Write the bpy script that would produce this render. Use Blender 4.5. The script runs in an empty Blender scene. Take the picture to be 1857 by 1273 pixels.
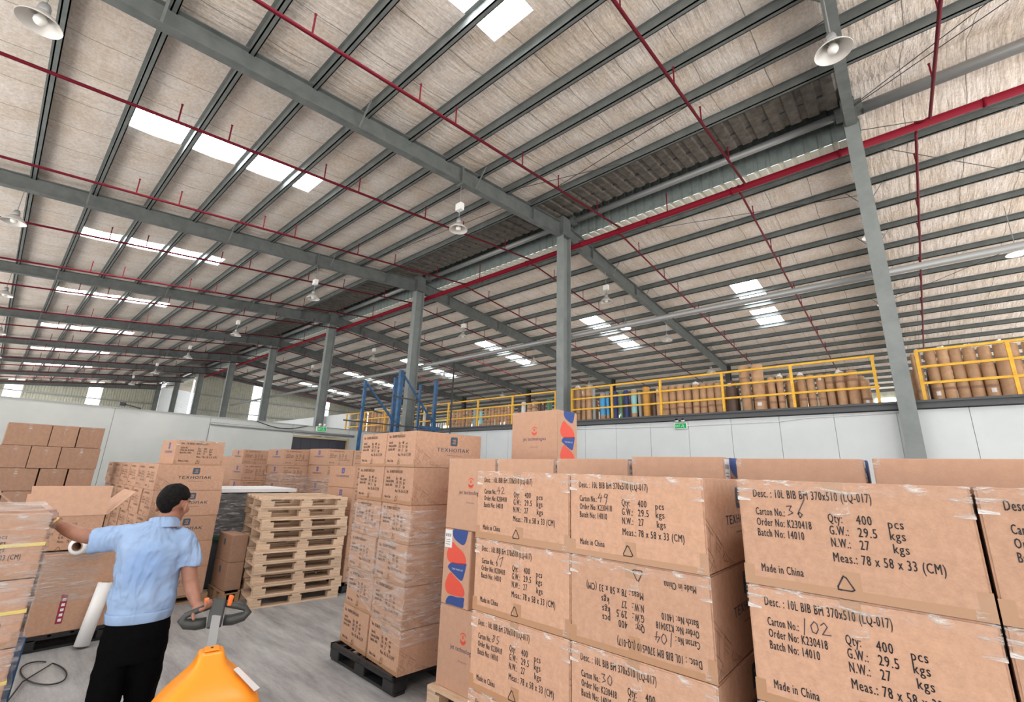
import bpy, bmesh, math, random
from mathutils import Vector, Matrix, noise as mnoise
random.seed(7)
PI = math.pi
R = math.radians
S = bpy.context.scene
C = S.collection

# ------------------------------------------------------------------ camera, world, exposure
HC = 1.78
cam_d = bpy.data.cameras.new('camera'); cam = bpy.data.objects.new('camera', cam_d); C.objects.link(cam)
cam_d.sensor_width = 36; cam_d.lens = 814 / 1857 * 36; cam_d.clip_start = .02; cam_d.clip_end = 400
cr = Vector((0.75380183, 0.65640507, 0.03025209))
cdn = Vector((-0.14824376, 0.21473096, -0.96535714))
cf = Vector((-0.64016138, 0.72320329, 0.25917255))
mw = Matrix((cr, -cdn, -cf)).transposed().to_4x4(); mw.translation = Vector((0, 0, HC))
cam.matrix_world = mw
S.camera = cam

W = bpy.data.worlds.new('daylight'); S.world = W; W.use_nodes = True
_nt = W.node_tree; _g = _nt.nodes.new('ShaderNodeTexCoord'); _s = _nt.nodes.new('ShaderNodeSeparateXYZ'); _r = _nt.nodes.new('ShaderNodeValToRGB')
_nt.links.new(_g.outputs['Generated'], _s.inputs[0]); _nt.links.new(_s.outputs[2], _r.inputs[0])      # overcast sky above; bright lower half added to light the ceiling
_r.color_ramp.elements[0].position = 0; _r.color_ramp.elements[0].color = (1.0, .95, .90, 1)
_r.color_ramp.elements[1].position = .02; _r.color_ramp.elements[1].color = (.50, .52, .54, 1)
_nt.links.new(_r.outputs[0], _nt.nodes['Background'].inputs[0]); _nt.nodes['Background'].inputs[1].default_value = 2.9
S.view_settings.view_transform = 'Standard'; S.view_settings.look = 'None'
S.view_settings.exposure = .42; S.view_settings.gamma = 1; S.view_settings.use_curve_mapping = False
SKYLIGHT = 16.0      # daylight through the roof panels

# ------------------------------------------------------------------ materials
def mat(name, col, rough=.6, metal=0, spec=.5):
    m = bpy.data.materials.new(name); m.use_nodes = True
    b = m.node_tree.nodes['Principled BSDF']
    b.inputs['Base Color'].default_value = (*col, 1); b.inputs['Roughness'].default_value = rough
    b.inputs['Metallic'].default_value = metal; b.inputs['Specular IOR Level'].default_value = spec
    return m
def N(m, t, **k):
    n = m.node_tree.nodes.new(t)
    for a, v in k.items():
        if a in n.inputs.keys(): n.inputs[a].default_value = v
        else: setattr(n, a, v)
    return n
def L(m, a, b): m.node_tree.links.new(a, b)
def bsdf(m): return m.node_tree.nodes['Principled BSDF']
def noisy(m, c1, c2, scale=8, detail=6, rough=.6, bump=0, bscale=60, coords='Object', stretch=None, lo=.35, hi=.65, vary=0):
    tc = N(m, 'ShaderNodeTexCoord'); src = tc.outputs[coords]
    if stretch:
        mp = N(m, 'ShaderNodeMapping'); mp.inputs['Scale'].default_value = stretch; L(m, src, mp.inputs[0]); src = mp.outputs[0]
    n = N(m, 'ShaderNodeTexNoise', Scale=scale, Detail=detail, Roughness=rough); L(m, src, n.inputs['Vector'])
    r = N(m, 'ShaderNodeValToRGB'); L(m, n.outputs[0], r.inputs[0])
    r.color_ramp.elements[0].position = lo; r.color_ramp.elements[1].position = hi
    r.color_ramp.elements[0].color = (*c1, 1); r.color_ramp.elements[1].color = (*c2, 1)
    out = r.outputs[0]
    if vary:
        oi = N(m, 'ShaderNodeObjectInfo'); hs = N(m, 'ShaderNodeHueSaturation')
        mr = N(m, 'ShaderNodeMapRange'); mr.inputs['To Min'].default_value = 1 - vary; mr.inputs['To Max'].default_value = 1 + vary
        L(m, oi.outputs['Random'], mr.inputs[0]); L(m, mr.outputs[0], hs.inputs['Value']); L(m, out, hs.inputs['Color']); out = hs.outputs[0]
    L(m, out, bsdf(m).inputs['Base Color'])
    if bump:
        n2 = N(m, 'ShaderNodeTexNoise', Scale=bscale, Detail=4); L(m, src, n2.inputs['Vector'])
        bp = N(m, 'ShaderNodeBump', Strength=bump, Distance=.01); L(m, n2.outputs[0], bp.inputs['Height']); L(m, bp.outputs[0], bsdf(m).inputs['Normal'])
    return m
def emis(name, col, s):
    m = bpy.data.materials.new(name); m.use_nodes = True; nt = m.node_tree
    nt.nodes.remove(nt.nodes['Principled BSDF'])
    e = nt.nodes.new('ShaderNodeEmission'); e.inputs[0].default_value = (*col, 1); e.inputs[1].default_value = s
    nt.links.new(e.outputs[0], nt.nodes['Material Output'].inputs[0]); return m

M = {}
M['card'] = noisy(mat('cardboard', (.5, .3, .2), .75, spec=.25), (.44, .262, .175), (.56, .34, .23), 34, 8, .8, bump=.12, bscale=150, vary=.07)
M['card_dark'] = noisy(mat('cardboard_plain', (.4, .25, .17), .8, spec=.2), (.31, .185, .125), (.385, .235, .16), 20, 8, .8, bump=.1, bscale=120, vary=.06)
M['card_jet'] = noisy(mat('cardboard_pale', (.6, .35, .22), .7, spec=.25), (.50, .305, .21), (.565, .345, .235), 18, 6, .8, bump=.08, bscale=150, vary=.05)
M['print'] = mat('black_print', (.035, .028, .03), .7)
M['print_far'] = mat('faded_print', (.12, .07, .05), .8)
M['pen'] = mat('marker_ink', (.06, .04, .05), .6)
M['logo'] = mat('slate_blue_print', (.055, .085, .12), .7)
M['logo_blue'] = mat('blue_print', (.06, .09, .30), .7)
M['brown_line'] = mat('brown_print', (.25, .14, .085), .8)
M['tape'] = mat('brown_tape', (.40, .225, .125), .3, spec=.5)
def film_mat(name, vis, col, rough, stretch, scale, lo=.45, hi=.7):
    m = bpy.data.materials.new(name); m.use_nodes = True; b = bsdf(m)
    b.inputs['Base Color'].default_value = (*col, 1); b.inputs['Roughness'].default_value = rough; b.inputs['Specular IOR Level'].default_value = .9
    tc = N(m, 'ShaderNodeTexCoord'); mp = N(m, 'ShaderNodeMapping'); mp.inputs['Scale'].default_value = stretch; L(m, tc.outputs['Object'], mp.inputs[0])
    n = N(m, 'ShaderNodeTexNoise', Scale=scale, Detail=6, Roughness=.65); n.inputs['Distortion'].default_value = .6; L(m, mp.outputs[0], n.inputs['Vector'])
    mr = N(m, 'ShaderNodeMapRange'); mr.inputs['From Min'].default_value = lo; mr.inputs['From Max'].default_value = hi
    mr.inputs['To Min'].default_value = vis[0]; mr.inputs['To Max'].default_value = vis[1]; L(m, n.outputs[0], mr.inputs[0])
    L(m, mr.outputs[0], b.inputs['Alpha'])
    bp = N(m, 'ShaderNodeBump', Strength=.9, Distance=.03); L(m, n.outputs[0], bp.inputs['Height']); L(m, bp.outputs[0], b.inputs['Normal'])
    return m
M['film'] = film_mat('stretch_film', (.06, .6), (.85, .82, .80), .12, (1, 1, 6), 5)
M['film_thick'] = film_mat('stretch_film_layers', (.12, .62), (.80, .75, .70), .15, (1, 1, 9), 5)
M['film_clear'] = film_mat('clear_tape', (.03, .85), (.95, .92, .88), .1, (1.0, 1, 4), 9, .52, .68)
M['steel'] = noisy(mat('painted_steel', (.2, .22, .21), .55, spec=.3), (.115, .13, .127), (.155, .17, .166), 3, 4)
M['steel_light'] = noisy(mat('column_paint', (.3, .33, .32), .55), (.20, .225, .22), (.25, .275, .27), 2, 5)
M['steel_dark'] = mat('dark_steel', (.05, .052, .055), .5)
M['galv'] = mat('galvanised', (.30, .31, .31), .4, .3)
M['red'] = mat('fire_pipe_red', (.19, .005, .018), .6, spec=.15)
M['red_thin'] = mat('branch_pipe_red', (.13, .006, .016), .6, spec=.15)
M['yellow'] = noisy(mat('yellow_paint', (.8, .45, .03), .45), (.72, .38, .02), (.85, .50, .04), 6, 4)
M['blue'] = noisy(mat('blue_paint', (.03, .12, .28), .45), (.012, .06, .14), (.02, .11, .26), 5, 4)
M['black_plastic'] = mat('black_plastic', (.012, .012, .013), .4)
M['dark_grey'] = mat('dark_grey_plastic', (.045, .05, .048), .45)
M['orange'] = mat('orange_cover', (.95, .32, .02), .32)
M['orange_grip'] = mat('orange_button', (.9, .2, .04), .4)
M['white'] = mat('white_plastic', (.8, .8, .79), .4)
M['lamp_shade'] = mat('lamp_reflector', (.62, .60, .57), .35, .2)
M['bulb'] = mat('bulb_glass', (.85, .84, .80), .3)
M['bulb_lit'] = emis('lit_bulb', (.9, .95, 1), 60)
M['green_sign'] = emis('green_sign', (.02, .35, .09), .8)
M['sign_white'] = mat('sign_white', (.7, .9, .75), .5)
M['wood'] = noisy(mat('pallet_wood', (.6, .42, .26), .8, spec=.2), (.50, .35, .235), (.68, .50, .36), 6, 6, .7, stretch=(1, 6, 14), vary=.12)
M['wood_dark'] = noisy(mat('old_pallet_wood', (.4, .25, .14), .8, spec=.2), (.28, .17, .10), (.42, .27, .16), 6, 6, .7, stretch=(1, 6, 14))
M['skylight'] = emis('translucent_roof_panel', (.97, .98, 1), SKYLIGHT)
M['win'] = emis('translucent_wall_panel', (.95, .98, 1), 4)
M['jet_red'] = mat('coral_print', (.72, .09, .055), .6)
M['jet_blue'] = mat('navy_print', (.03, .07, .26), .6)
M['paper'] = mat('paper_label', (.78, .78, .78), .6)
M['maroon'] = mat('maroon_print', (.28, .02, .05), .6)
M['strap'] = mat('yellow_strap', (.75, .62, .16), .35)
M['skin'] = noisy(mat('skin', (.45, .22, .14), .5), (.30, .135, .085), (.37, .175, .115), 18, 4)
bsdf(M['skin']).inputs['Subsurface Weight'].default_value = .08; bsdf(M['skin']).inputs['Subsurface Radius'].default_value = (.02, .01, .005)
M['hair'] = noisy(mat('hair', (.01, .009, .009), .7, spec=.12), (.003, .0026, .0026), (.010, .009, .009), 60, 4, bump=.6, bscale=120)
M['shirt'] = noisy(mat('blue_shirt', (.36, .52, .75), .8, spec=.15), (.27, .39, .60), (.33, .46, .68), 4, 4)
M['trousers'] = mat('black_trousers', (.003, .003, .0035), .9, spec=.05)
M['shoe'] = mat('black_shoe', (.015, .013, .012), .4)

# roof insulation: pale blanket, speckled, seams running down the slope
m = M['insul'] = mat('roof_insulation', (.6, .55, .5), .85, spec=.1)
tc = N(m, 'ShaderNodeTexCoord')
n1 = N(m, 'ShaderNodeTexNoise', Scale=14, Detail=10, Roughness=.85); L(m, tc.outputs['Object'], n1.inputs[0])
n2 = N(m, 'ShaderNodeTexNoise', Scale=.9, Detail=4, Roughness=.6); L(m, tc.outputs['Object'], n2.inputs[0])
sep = N(m, 'ShaderNodeSeparateXYZ'); L(m, tc.outputs['Object'], sep.inputs[0])
r1 = N(m, 'ShaderNodeValToRGB'); L(m, n1.outputs[0], r1.inputs[0])
r1.color_ramp.elements[0].position = .36; r1.color_ramp.elements[0].color = (.60, .53, .47, 1)
r1.color_ramp.elements[1].position = .62; r1.color_ramp.elements[1].color = (.90, .845, .80, 1)
r2 = N(m, 'ShaderNodeValToRGB'); L(m, n2.outputs[0], r2.inputs[0])
r2.color_ramp.elements[0].position = .3; r2.color_ramp.elements[0].color = (.86, .80, .72, 1)
r2.color_ramp.elements[1].position = .62; r2.color_ramp.elements[1].color = (1, 1, 1, 1)
mx = N(m, 'ShaderNodeMix', data_type='RGBA', blend_type='MULTIPLY'); mx.inputs[0].default_value = 1
L(m, r1.outputs[0], mx.inputs[6]); L(m, r2.outputs[0], mx.inputs[7])
wob = N(m, 'ShaderNodeTexNoise', Scale=1.1, Detail=2); L(m, tc.outputs['Object'], wob.inputs[0])
def math_n(m, op, a, b=None, v=None):
    n = N(m, 'ShaderNodeMath', operation=op)
    if hasattr(a, 'is_linked'): L(m, a, n.inputs[0])
    else: n.inputs[0].default_value = a
    if b is not None:
        if hasattr(b, 'is_linked'): L(m, b, n.inputs[1])
        else: n.inputs[1].default_value = b
    return n.outputs[0]
xw = math_n(m, 'ADD', sep.outputs[0], math_n(m, 'MULTIPLY', wob.outputs[0], .12))
fr = math_n(m, 'FRACT', math_n(m, 'DIVIDE', xw, 1.22))
seam = math_n(m, 'LESS_THAN', fr, .014)
seam2 = math_n(m, 'MULTIPLY', seam, .72)
mx2 = N(m, 'ShaderNodeMix', data_type='RGBA'); L(m, seam2, mx2.inputs[0]); L(m, mx.outputs[2], mx2.inputs[6]); mx2.inputs[7].default_value = (.10, .085, .07, 1)
L(m, mx2.outputs[2], bsdf(m).inputs['Base Color'])
mpw = N(m, 'ShaderNodeMapping'); mpw.inputs['Scale'].default_value = (3.2, .5, 1); L(m, tc.outputs['Object'], mpw.inputs[0])
nw = N(m, 'ShaderNodeTexNoise', Scale=1.6, Detail=5, Roughness=.6); L(m, mpw.outputs[0], nw.inputs[0])
bp = N(m, 'ShaderNodeBump', Strength=.7, Distance=.12); L(m, nw.outputs[0], bp.inputs['Height']); L(m, bp.outputs[0], bsdf(m).inputs['Normal'])

# corrugated sheet (ribs are geometry); weathered
M['rib_dark'] = noisy(mat('bare_roof_sheet', (.1, .09, .08), .6), (.07, .06, .05), (.15, .135, .115), 5, 5)
M['rib_green'] = noisy(mat('ridge_sheet', (.2, .24, .23), .5), (.18, .22, .21), (.23, .27, .26), 5, 4)
M['rib_cream'] = noisy(mat('cream_wall_sheet', (.6, .6, .5), .6), (.44, .44, .36), (.54, .54, .45), 3, 4)
M['cream'] = mat('cream_edge_sheet', (.72, .72, .62), .5)

m = M['floor'] = mat('concrete', (.25, .25, .25), .45)
noisy(m, (.21, .21, .21), (.42, .42, .415), 2.2, 10, .75, bump=.05, bscale=30, stretch=(.5, 2.6, 1), lo=.36, hi=.64)
M['wall'] = noisy(mat('white_sandwich_panel', (.66, .69, .69), .45), (.62, .66, .665), (.69, .73, .735), .7, 5)
M['slab'] = mat('mezzanine_edge', (.075, .08, .085), .5)
M['roll_b'] = noisy(mat('brown_paper_wrap', (.5, .3, .17), .55), (.44, .26, .145), (.56, .35, .20), 6, 5, vary=.12, bump=.2, bscale=25)
for k, c in dict(k=(.10, .06, .045), g=(.32, .34, .33), c=(.30, .62, .66), w=(.75, .77, .78), e=(.10, .22, .14), s=(.06, .38, .75), n=(.02, .04, .16), y=(.60, .30, .06)).items():
    M['roll_' + k] = mat('roll_wrap_' + {'k': 'dark', 'g': 'grey', 'c': 'pale_blue', 'w': 'white', 'e': 'green', 's': 'sky_blue', 'n': 'navy', 'y': 'amber'}[k], c, .45)

# ------------------------------------------------------------------ mesh helpers
class MB:
    def __init__(s): s.v = []; s.f = []; s.m = []
    def add(s, v, f, mi=0):
        o = len(s.v); s.v += [tuple(p) for p in v]; s.f += [[i + o for i in g] for g in f]; s.m += [mi] * len(f); return s
    def box(s, x0, x1, y0, y1, z0, z1, mi=0, T=None):
        v = [Vector((x, y, z)) for z in (z0, z1) for y in (y0, y1) for x in (x0, x1)]
        if T: v = [T @ p for p in v]
        return s.add(v, [(0, 2, 3, 1), (4, 5, 7, 6), (0, 1, 5, 4), (2, 6, 7, 3), (0, 4, 6, 2), (1, 3, 7, 5)], mi)
    def tube(s, pts, r, n=10, mi=0, cap=True, up=None):
        pts = [Vector(p) for p in pts]; rr = r if isinstance(r, (list, tuple)) else [r] * len(pts); rings = []
        d0 = (pts[1] - pts[0]).normalized(); u = Vector((0, 0, 1)) if abs(d0.z) < .9 else Vector((1, 0, 0))
        u = (u - d0 * u.dot(d0)).normalized(); o = len(s.v)
        for i, p in enumerate(pts):
            d = (pts[min(i + 1, len(pts) - 1)] - pts[max(i - 1, 0)]).normalized()
            u = (u - d * u.dot(d)).normalized(); w = d.cross(u)
            for k in range(n):
                a = 2 * PI * k / n; s.v.append(tuple(p + (u * math.cos(a) + w * math.sin(a)) * rr[i]))
        for i in range(len(pts) - 1):
            for k in range(n):
                s.f.append([o + i * n + k, o + i * n + (k + 1) % n, o + (i + 1) * n + (k + 1) % n, o + (i + 1) * n + k]); s.m.append(mi)
        if cap:
            s.f.append([o + k for k in range(n)][::-1]); s.f.append([o + (len(pts) - 1) * n + k for k in range(n)]); s.m += [mi, mi]
        return s
    def bar(s, a, b, w, h, mi=0):
        a = Vector(a); b = Vector(b); d = (b - a).normalized(); u = Vector((0, 0, 1)) if abs(d.z) < .95 else Vector((0, 1, 0))
        x = d.cross(u).normalized() * w / 2; y = x.cross(d).normalized() * h / 2
        v = [a - x - y, a + x - y, a + x + y, a - x + y, b - x - y, b + x - y, b + x + y, b - x + y]
        return s.add(v, [(3, 2, 1, 0), (4, 5, 6, 7), (0, 1, 5, 4), (1, 2, 6, 5), (2, 3, 7, 6), (3, 0, 4, 7)], mi)
    def ring(s, rings, mi=0, cap=True):          # loft through closed rings of equal length
        o = len(s.v); n = len(rings[0])
        for r in rings: s.v += [tuple(p) for p in r]
        for i in range(len(rings) - 1):
            for k in range(n):
                s.f.append([o + i * n + k, o + i * n + (k + 1) % n, o + (i + 1) * n + (k + 1) % n, o + (i + 1) * n + k]); s.m.append(mi)
        if cap:
            s.f.append([o + k for k in range(n)][::-1]); s.f.append([o + (len(rings) - 1) * n + k for k in range(n)]); s.m += [mi, mi]
        return s
    def lathe(s, prof, n=24, c=(0, 0, 0), mi=0, cap=True):
        return s.ring([[(c[0] + r * math.cos(2 * PI * k / n), c[1] + r * math.sin(2 * PI * k / n), c[2] + z) for k in range(n)] for r, z in prof], mi, cap)
    def poly(s, pts, mi=0): return s.add(pts, [list(range(len(pts)))], mi)
    def mesh(s, name, mats, smooth=False):
        me = bpy.data.meshes.new(name); me.from_pydata(s.v, [], s.f)
        for a in (mats if isinstance(mats, (list, tuple)) else [mats]): me.materials.append(a)
        me.polygons.foreach_set('material_index', s.m)
        if smooth: me.polygons.foreach_set('use_smooth', [True] * len(s.f))
        me.update(); return me
    def build(s, name, mats, parent=None, smooth=False):
        return link(name, s.mesh(name, mats, smooth), parent)
def link(name, me, parent=None):
    o = bpy.data.objects.new(name, me); C.objects.link(o)
    if parent: o.parent = parent
    return o
def tag(o, label=None, cat=None, group=None, kind=None):
    if label: o['label'] = label
    if cat: o['category'] = cat
    if group: o['group'] = group
    if kind: o['kind'] = kind
    return o
def empty(name, loc=(0, 0, 0), rz=0):
    o = bpy.data.objects.new(name, None); C.objects.link(o); o.location = loc; o.rotation_euler = (0, 0, rz); o.empty_display_size = .1; return o
def copy_tree(o, parent=None):
    c = o.copy(); C.objects.link(c)
    if parent: c.parent = parent
    for ch in list(o.children): copy_tree(ch, c)
    return c
def struct(o): o['kind'] = 'structure'; return o
ORD = ['first', 'second', 'third', 'fourth', 'fifth', 'sixth', 'seventh', 'eighth', 'ninth', 'tenth', 'eleventh', 'twelfth', 'thirteenth', 'fourteenth', 'fifteenth', 'sixteenth', 'seventeenth', 'eighteenth', 'nineteenth', 'twentieth']
def bevel(o, w=.004, seg=2):
    b = o.modifiers.new('bevel', 'BEVEL'); b.width = w; b.segments = seg; b.limit_method = 'ANGLE'; return o

# text: one flat mesh from a text curve, scaled to a width and a height
_tc = {}
def text_geo(s, res=2):
    if s in _tc: return _tc[s]
    cu = bpy.data.curves.new('t', 'FONT'); cu.body = s; cu.resolution_u = res; cu.fill_mode = 'FRONT'; cu.dimensions = '2D'; cu.space_character = 1.16
    o = bpy.data.objects.new('t', cu); C.objects.link(o)
    dg = bpy.context.evaluated_depsgraph_get(); e = o.evaluated_get(dg); me = e.to_mesh()
    v = [(p.co.x, p.co.y) for p in me.vertices]; f = [list(p.vertices) for p in me.polygons]
    e.to_mesh_clear(); bpy.data.objects.remove(o); bpy.data.curves.remove(cu)
    x0 = min(a for a, b in v); x1 = max(a for a, b in v)
    _tc[s] = ([((a - x0) / (x1 - x0), b / .73) for a, b in v], f); return _tc[s]
def text(mb, s, u, v, w, h, fn, mi=0, shear=0, bold=0):
    g, f = text_geo(s)
    for dx in ((0, bold) if bold else (0,)):
        mb.add([fn(u + a * w + b * h * shear + dx, v + b * h) for a, b in g], f, mi)
def stroke(mb, pts, w, fn, mi=0):
    for (a, b), (c, d) in zip(pts, pts[1:]):
        l = math.hypot(c - a, d - b) or 1; nx = -(d - b) / l * w / 2; ny = (c - a) / l * w / 2; ex = (c - a) / l * w * .35; ey = (d - b) / l * w * .35
        mb.add([fn(a - nx - ex, b - ny - ey), fn(a + nx - ex, b + ny - ey), fn(c + nx + ex, d + ny + ey), fn(c - nx + ex, d - ny + ey)], [(0, 3, 2, 1)], mi)
def triangle_mark(mb, u, v, s, fn, mi=0):
    P = [(u + s * .5, v + s * .92), (u, v), (u + s, v)]; w = s * .085
    for i in range(3):
        a = P[i]; b = P[(i + 1) % 3]; c = P[(i + 2) % 3]
        q = lambda p, r, t: (p[0] + (r[0] - p[0]) * t, p[1] + (r[1] - p[1]) * t)
        stroke(mb, [q(a, b, .22), q(a, b, .82)], w, fn, mi); stroke(mb, [q(a, b, .80), q(b, c, .10), q(b, c, .22)], w, fn, mi)
        e = q(b, c, .22); d = q(b, c, .10); dx, dy = e[0] - d[0], e[1] - d[1]; l = math.hypot(dx, dy); dx /= l; dy /= l
        h = s * .09; mb.add([fn(e[0] + dx * h, e[1] + dy * h), fn(e[0] - dy * h * .8, e[1] + dx * h * .8), fn(e[0] + dy * h * .8, e[1] - dx * h * .8)], [(0, 1, 2)], mi)

# ------------------------------------------------------------------ building shell
COLX = [.05 - 9.05 * i for i in range(-1, 9)]        # frames, nearest first
YC = 13.0
zt = lambda y: 11.2 - .118 * (YC - y) if y < YC else 11.2 - .09 * (y - YC)      # rafter top
zb = lambda y: 10.6 - .107 * (YC - y) if y < YC else 10.6 - .083 * (y - YC)     # rafter underside
zs = lambda y: zt(y) + .2                                                       # roof sheet
SKX = [4.0, -4.8, -13.2, -22.1, -31.2, -40.6, -50.3, -59.6, -68.2]
near_p = [10.9 - 1.3 * i for i in range(20)]
far_p = [15.1 + 1.5 * i for i in range(20)]

struct(MB().box(-78, 9, -7, 44.5, -.2, 0).build('floor', M['floor']))

def sheet(name, x0, x1, y0, y1, holes, purl, mt):
    xs = {x0, x1}; ys = {y0, y1}
    for hx0, hx1, hy0, hy1 in holes:
        if hx1 > x0 and hx0 < x1: xs |= {hx0, hx1}
        if hy1 > y0 and hy0 < y1: ys |= {hy0, hy1}
    xs = sorted(x for x in xs if x0 <= x <= x1)
    for p in purl:
        if y0 < p < y1: ys.add(p); 
    pp = sorted(p for p in purl if y0 <= p <= y1)
    for a, b in zip(pp, pp[1:]):
        for t in (.25, .5, .75): ys.add(a + (b - a) * t)
    ys = sorted(ys)
    ps = sorted(purl)
    def z(y):
        for a, b in zip(ps, ps[1:]):
            if a <= y <= b: return zs(y) - .045 * math.sin(PI * (y - a) / (b - a))
        return zs(y)
    mb = MB()
    for xa, xb in zip(xs, xs[1:]):
        for ya, yb in zip(ys, ys[1:]):
            cx_, cy_ = (xa + xb) / 2, (ya + yb) / 2
            if any(h[0] < cx_ < h[1] and h[2] < cy_ < h[3] for h in holes): continue
            mb.add([(xa, ya, z(ya)), (xb, ya, z(ya)), (xb, yb, z(yb)), (xa, yb, z(yb))], [(0, 3, 2, 1)])
    return struct(mb.build(name, mt, smooth=True))
nh = [(x - .52, x + .52, .5, 5.15) for x in SKX] + [(x - .5, x + .5, -12.0, -5.5) for x in SKX]  # second row of panels is out of view, added for extra light
fh = [(x - .58, x + .58, 21.2, 24.0) for x in SKX[1:7]] + [(x - .58, x + .58, 24.8, 27.2) for x in SKX[1:7]]
sheet('ceiling', -74, 13, -15, 10.9, nh, near_p, M['insul'])
sheet('ceiling', -74, 13, 14.6, 44, fh, far_p, M['insul'])
mb = MB(); _rp = [(10.9, zs(10.9)), (11.6, 11.34), (12.3, 11.62), (13.0, 11.86), (13.8, 11.60), (14.6, zs(14.6))]
for (ya, za), (yb, zb_) in zip(_rp, _rp[1:]): mb.add([(.05, ya, za), (13, ya, za), (13, yb, zb_), (.05, yb, zb_)], [(0, 3, 2, 1)])
struct(mb.build('ceiling', M['insul']))
w = 0
for hs in (nh, fh):
    for h in hs:
        w += 1
        struct(MB().add([(h[0] - .03, h[2], zs(h[2]) + .03), (h[1] + .03, h[2], zs(h[2]) + .03), (h[1] + .03, h[3], zs(h[3]) + .03), (h[0] - .03, h[3], zs(h[3]) + .03)], [(0, 3, 2, 1)]).build('window_%d' % w, M['skylight']))

def corrugated(name, mt, pts_a, pts_b, axis_len, pitch=.2, depth=.035, nrm=(0, 0, 1)):
    """ribbed sheet between edge line a and edge line b (each a pair of points)"""
    a0, a1 = map(Vector, pts_a); b0, b1 = map(Vector, pts_b); n = int(axis_len / pitch); nv = Vector(nrm) * depth; mb = MB(); v = []
    for i in range(n):
        for t, d in ((0, 0), (.55, 0), (.65, 1), (.9, 1)):
            s = (i + t) / n; v.append(a0.lerp(a1, s) + nv * d); v.append(b0.lerp(b1, s) + nv * d)
    f = [(2 * k, 2 * k + 1, 2 * k + 3, 2 * k + 2) for k in range(len(v) // 2 - 1)]
    return struct(mb.add(v, f).build(name, mt))
corrugated('ceiling', M['rib_dark'], ((-74, 10.9, zs(10.9) + .03), (.05, 10.9, zs(10.9) + .03)), ((-74, 12.95, zs(12.95) + .03), (.05, 12.95, zs(12.95) + .03)), 74, .42, .05)
# raised ridge: upstand sheet, its cream foot and its dark cover
corrugated('wall_ridge', M['rib_green'], ((-74, 14.05, 11.12), (.05, 14.05, 11.12)), ((-74, 14.05, 12.35), (.05, 14.05, 12.35)), 74, .34, .03, (0, 1, 0))
corrugated('trim_1', M['cream'], ((-74, 14.04, 11.10), (.05, 14.04, 11.10)), ((-74, 14.75, 11.20), (.05, 14.75, 11.20)), 74, .34, .03, (0, 0, 1))
struct(MB().box(-74, .05, 12.2, 14.1, 12.35, 12.39).build('ceiling', M['steel_dark']))
struct(MB().box(-74, .05, 12.2, 12.24, 11.36, 12.36).build('wall_light_stop', M['steel_dark']))  # dark closing pieces added to keep sky light out of the ridge
struct(MB().box(0, .05, 12.2, 14.1, 11.3, 12.36).build('wall_light_stop', M['steel_dark']))

# end walls of ribbed sheet with bright panels
def ribwall(name, x, y0, y1, z0, z1f, strips):
    mb = MB(); y = y0; p = .25
    while y < y1 - 1e-6:
        if any(a < y + p / 2 < b for a, b in strips): y += p; continue
        for (a, b, d0, d1) in ((0, .55, 0, 0), (.55, .65, 0, .04), (.65, .9, .04, .04), (.9, 1, .04, 0)):
            ya, yb = y + a * p, y + b * p
            mb.add([(x - d0, ya, z0), (x - d1, yb, z0), (x - d1, yb, z1f(yb)), (x - d0, ya, z1f(ya))], [(0, 1, 2, 3)])
        y += p
    return struct(mb.build(name, M['rib_cream']))
mb = MB()
for k in range(int(65 / .5)):
    x = -56 + k * .5
    mb.add([(x, 44, 0), (x + .3, 44, 0), (x + .3, 44, 8.55), (x, 44, 8.55)], [(0, 1, 2, 3)]); mb.add([(x + .3, 44.04, 0), (x + .5, 44.04, 0), (x + .5, 44.04, 8.55), (x + .3, 44.04, 8.55)], [(0, 1, 2, 3)])
struct(mb.build('wall_rear', M['rib_cream']))
for k in range(11): struct(MB().box(-52 + k * 5.6, -50.8 + k * 5.6, 43.9, 43.97, 4.6, 8.0).build('window_%d' % (w + 20 + k), M['win']))  # glowing panels added to light the far roof slope
s1 = [(-0.1, 1.15), (6.5, 7.75), (-8, -6.75)]
ribwall('wall_left', -72.5, -15, 13.2, 0, lambda y: zs(y) - .05, s1)
s2 = [(18.75, 20.0), (26.75, 28.0), (33.5, 34.75)]
ribwall('wall_back', -56, 13.2, 44, 0, lambda y: zs(y) - .05, s2)
for k, (a, b) in enumerate(s1): struct(MB().box(-72.6, -72.5, a, b, 6, zs(a) - .5).build('window_%d' % (w + 1 + k), M['win']))
for k, (a, b) in enumerate(s2): struct(MB().box(-56.1, -56.0, a, b, 4, zs(b) - .4).build('window_%d' % (w + 4 + k), M['win']))
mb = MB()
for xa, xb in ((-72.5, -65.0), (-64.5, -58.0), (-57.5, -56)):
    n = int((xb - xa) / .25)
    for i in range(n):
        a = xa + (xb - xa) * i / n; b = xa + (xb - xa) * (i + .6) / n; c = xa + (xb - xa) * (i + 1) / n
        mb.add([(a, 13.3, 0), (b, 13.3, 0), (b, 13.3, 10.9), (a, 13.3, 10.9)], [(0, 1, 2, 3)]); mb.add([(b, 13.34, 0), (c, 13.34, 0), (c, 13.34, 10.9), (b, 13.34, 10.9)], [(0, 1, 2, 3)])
struct(mb.build('wall_corner', noisy(mat('shaded_cream_sheet', (.3, .3, .25), .6), (.23, .23, .19), (.29, .29, .245), 3, 4)))  # cream cladding with the shade of an unmodelled side wall in its colour
for k, xa in enumerate((-65.0, -58.0)): struct(MB().box(xa, xa + .5, 13.35, 13.4, 4, 10.3).build('window_%d' % (w + 7 + k), M['win']))
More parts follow.
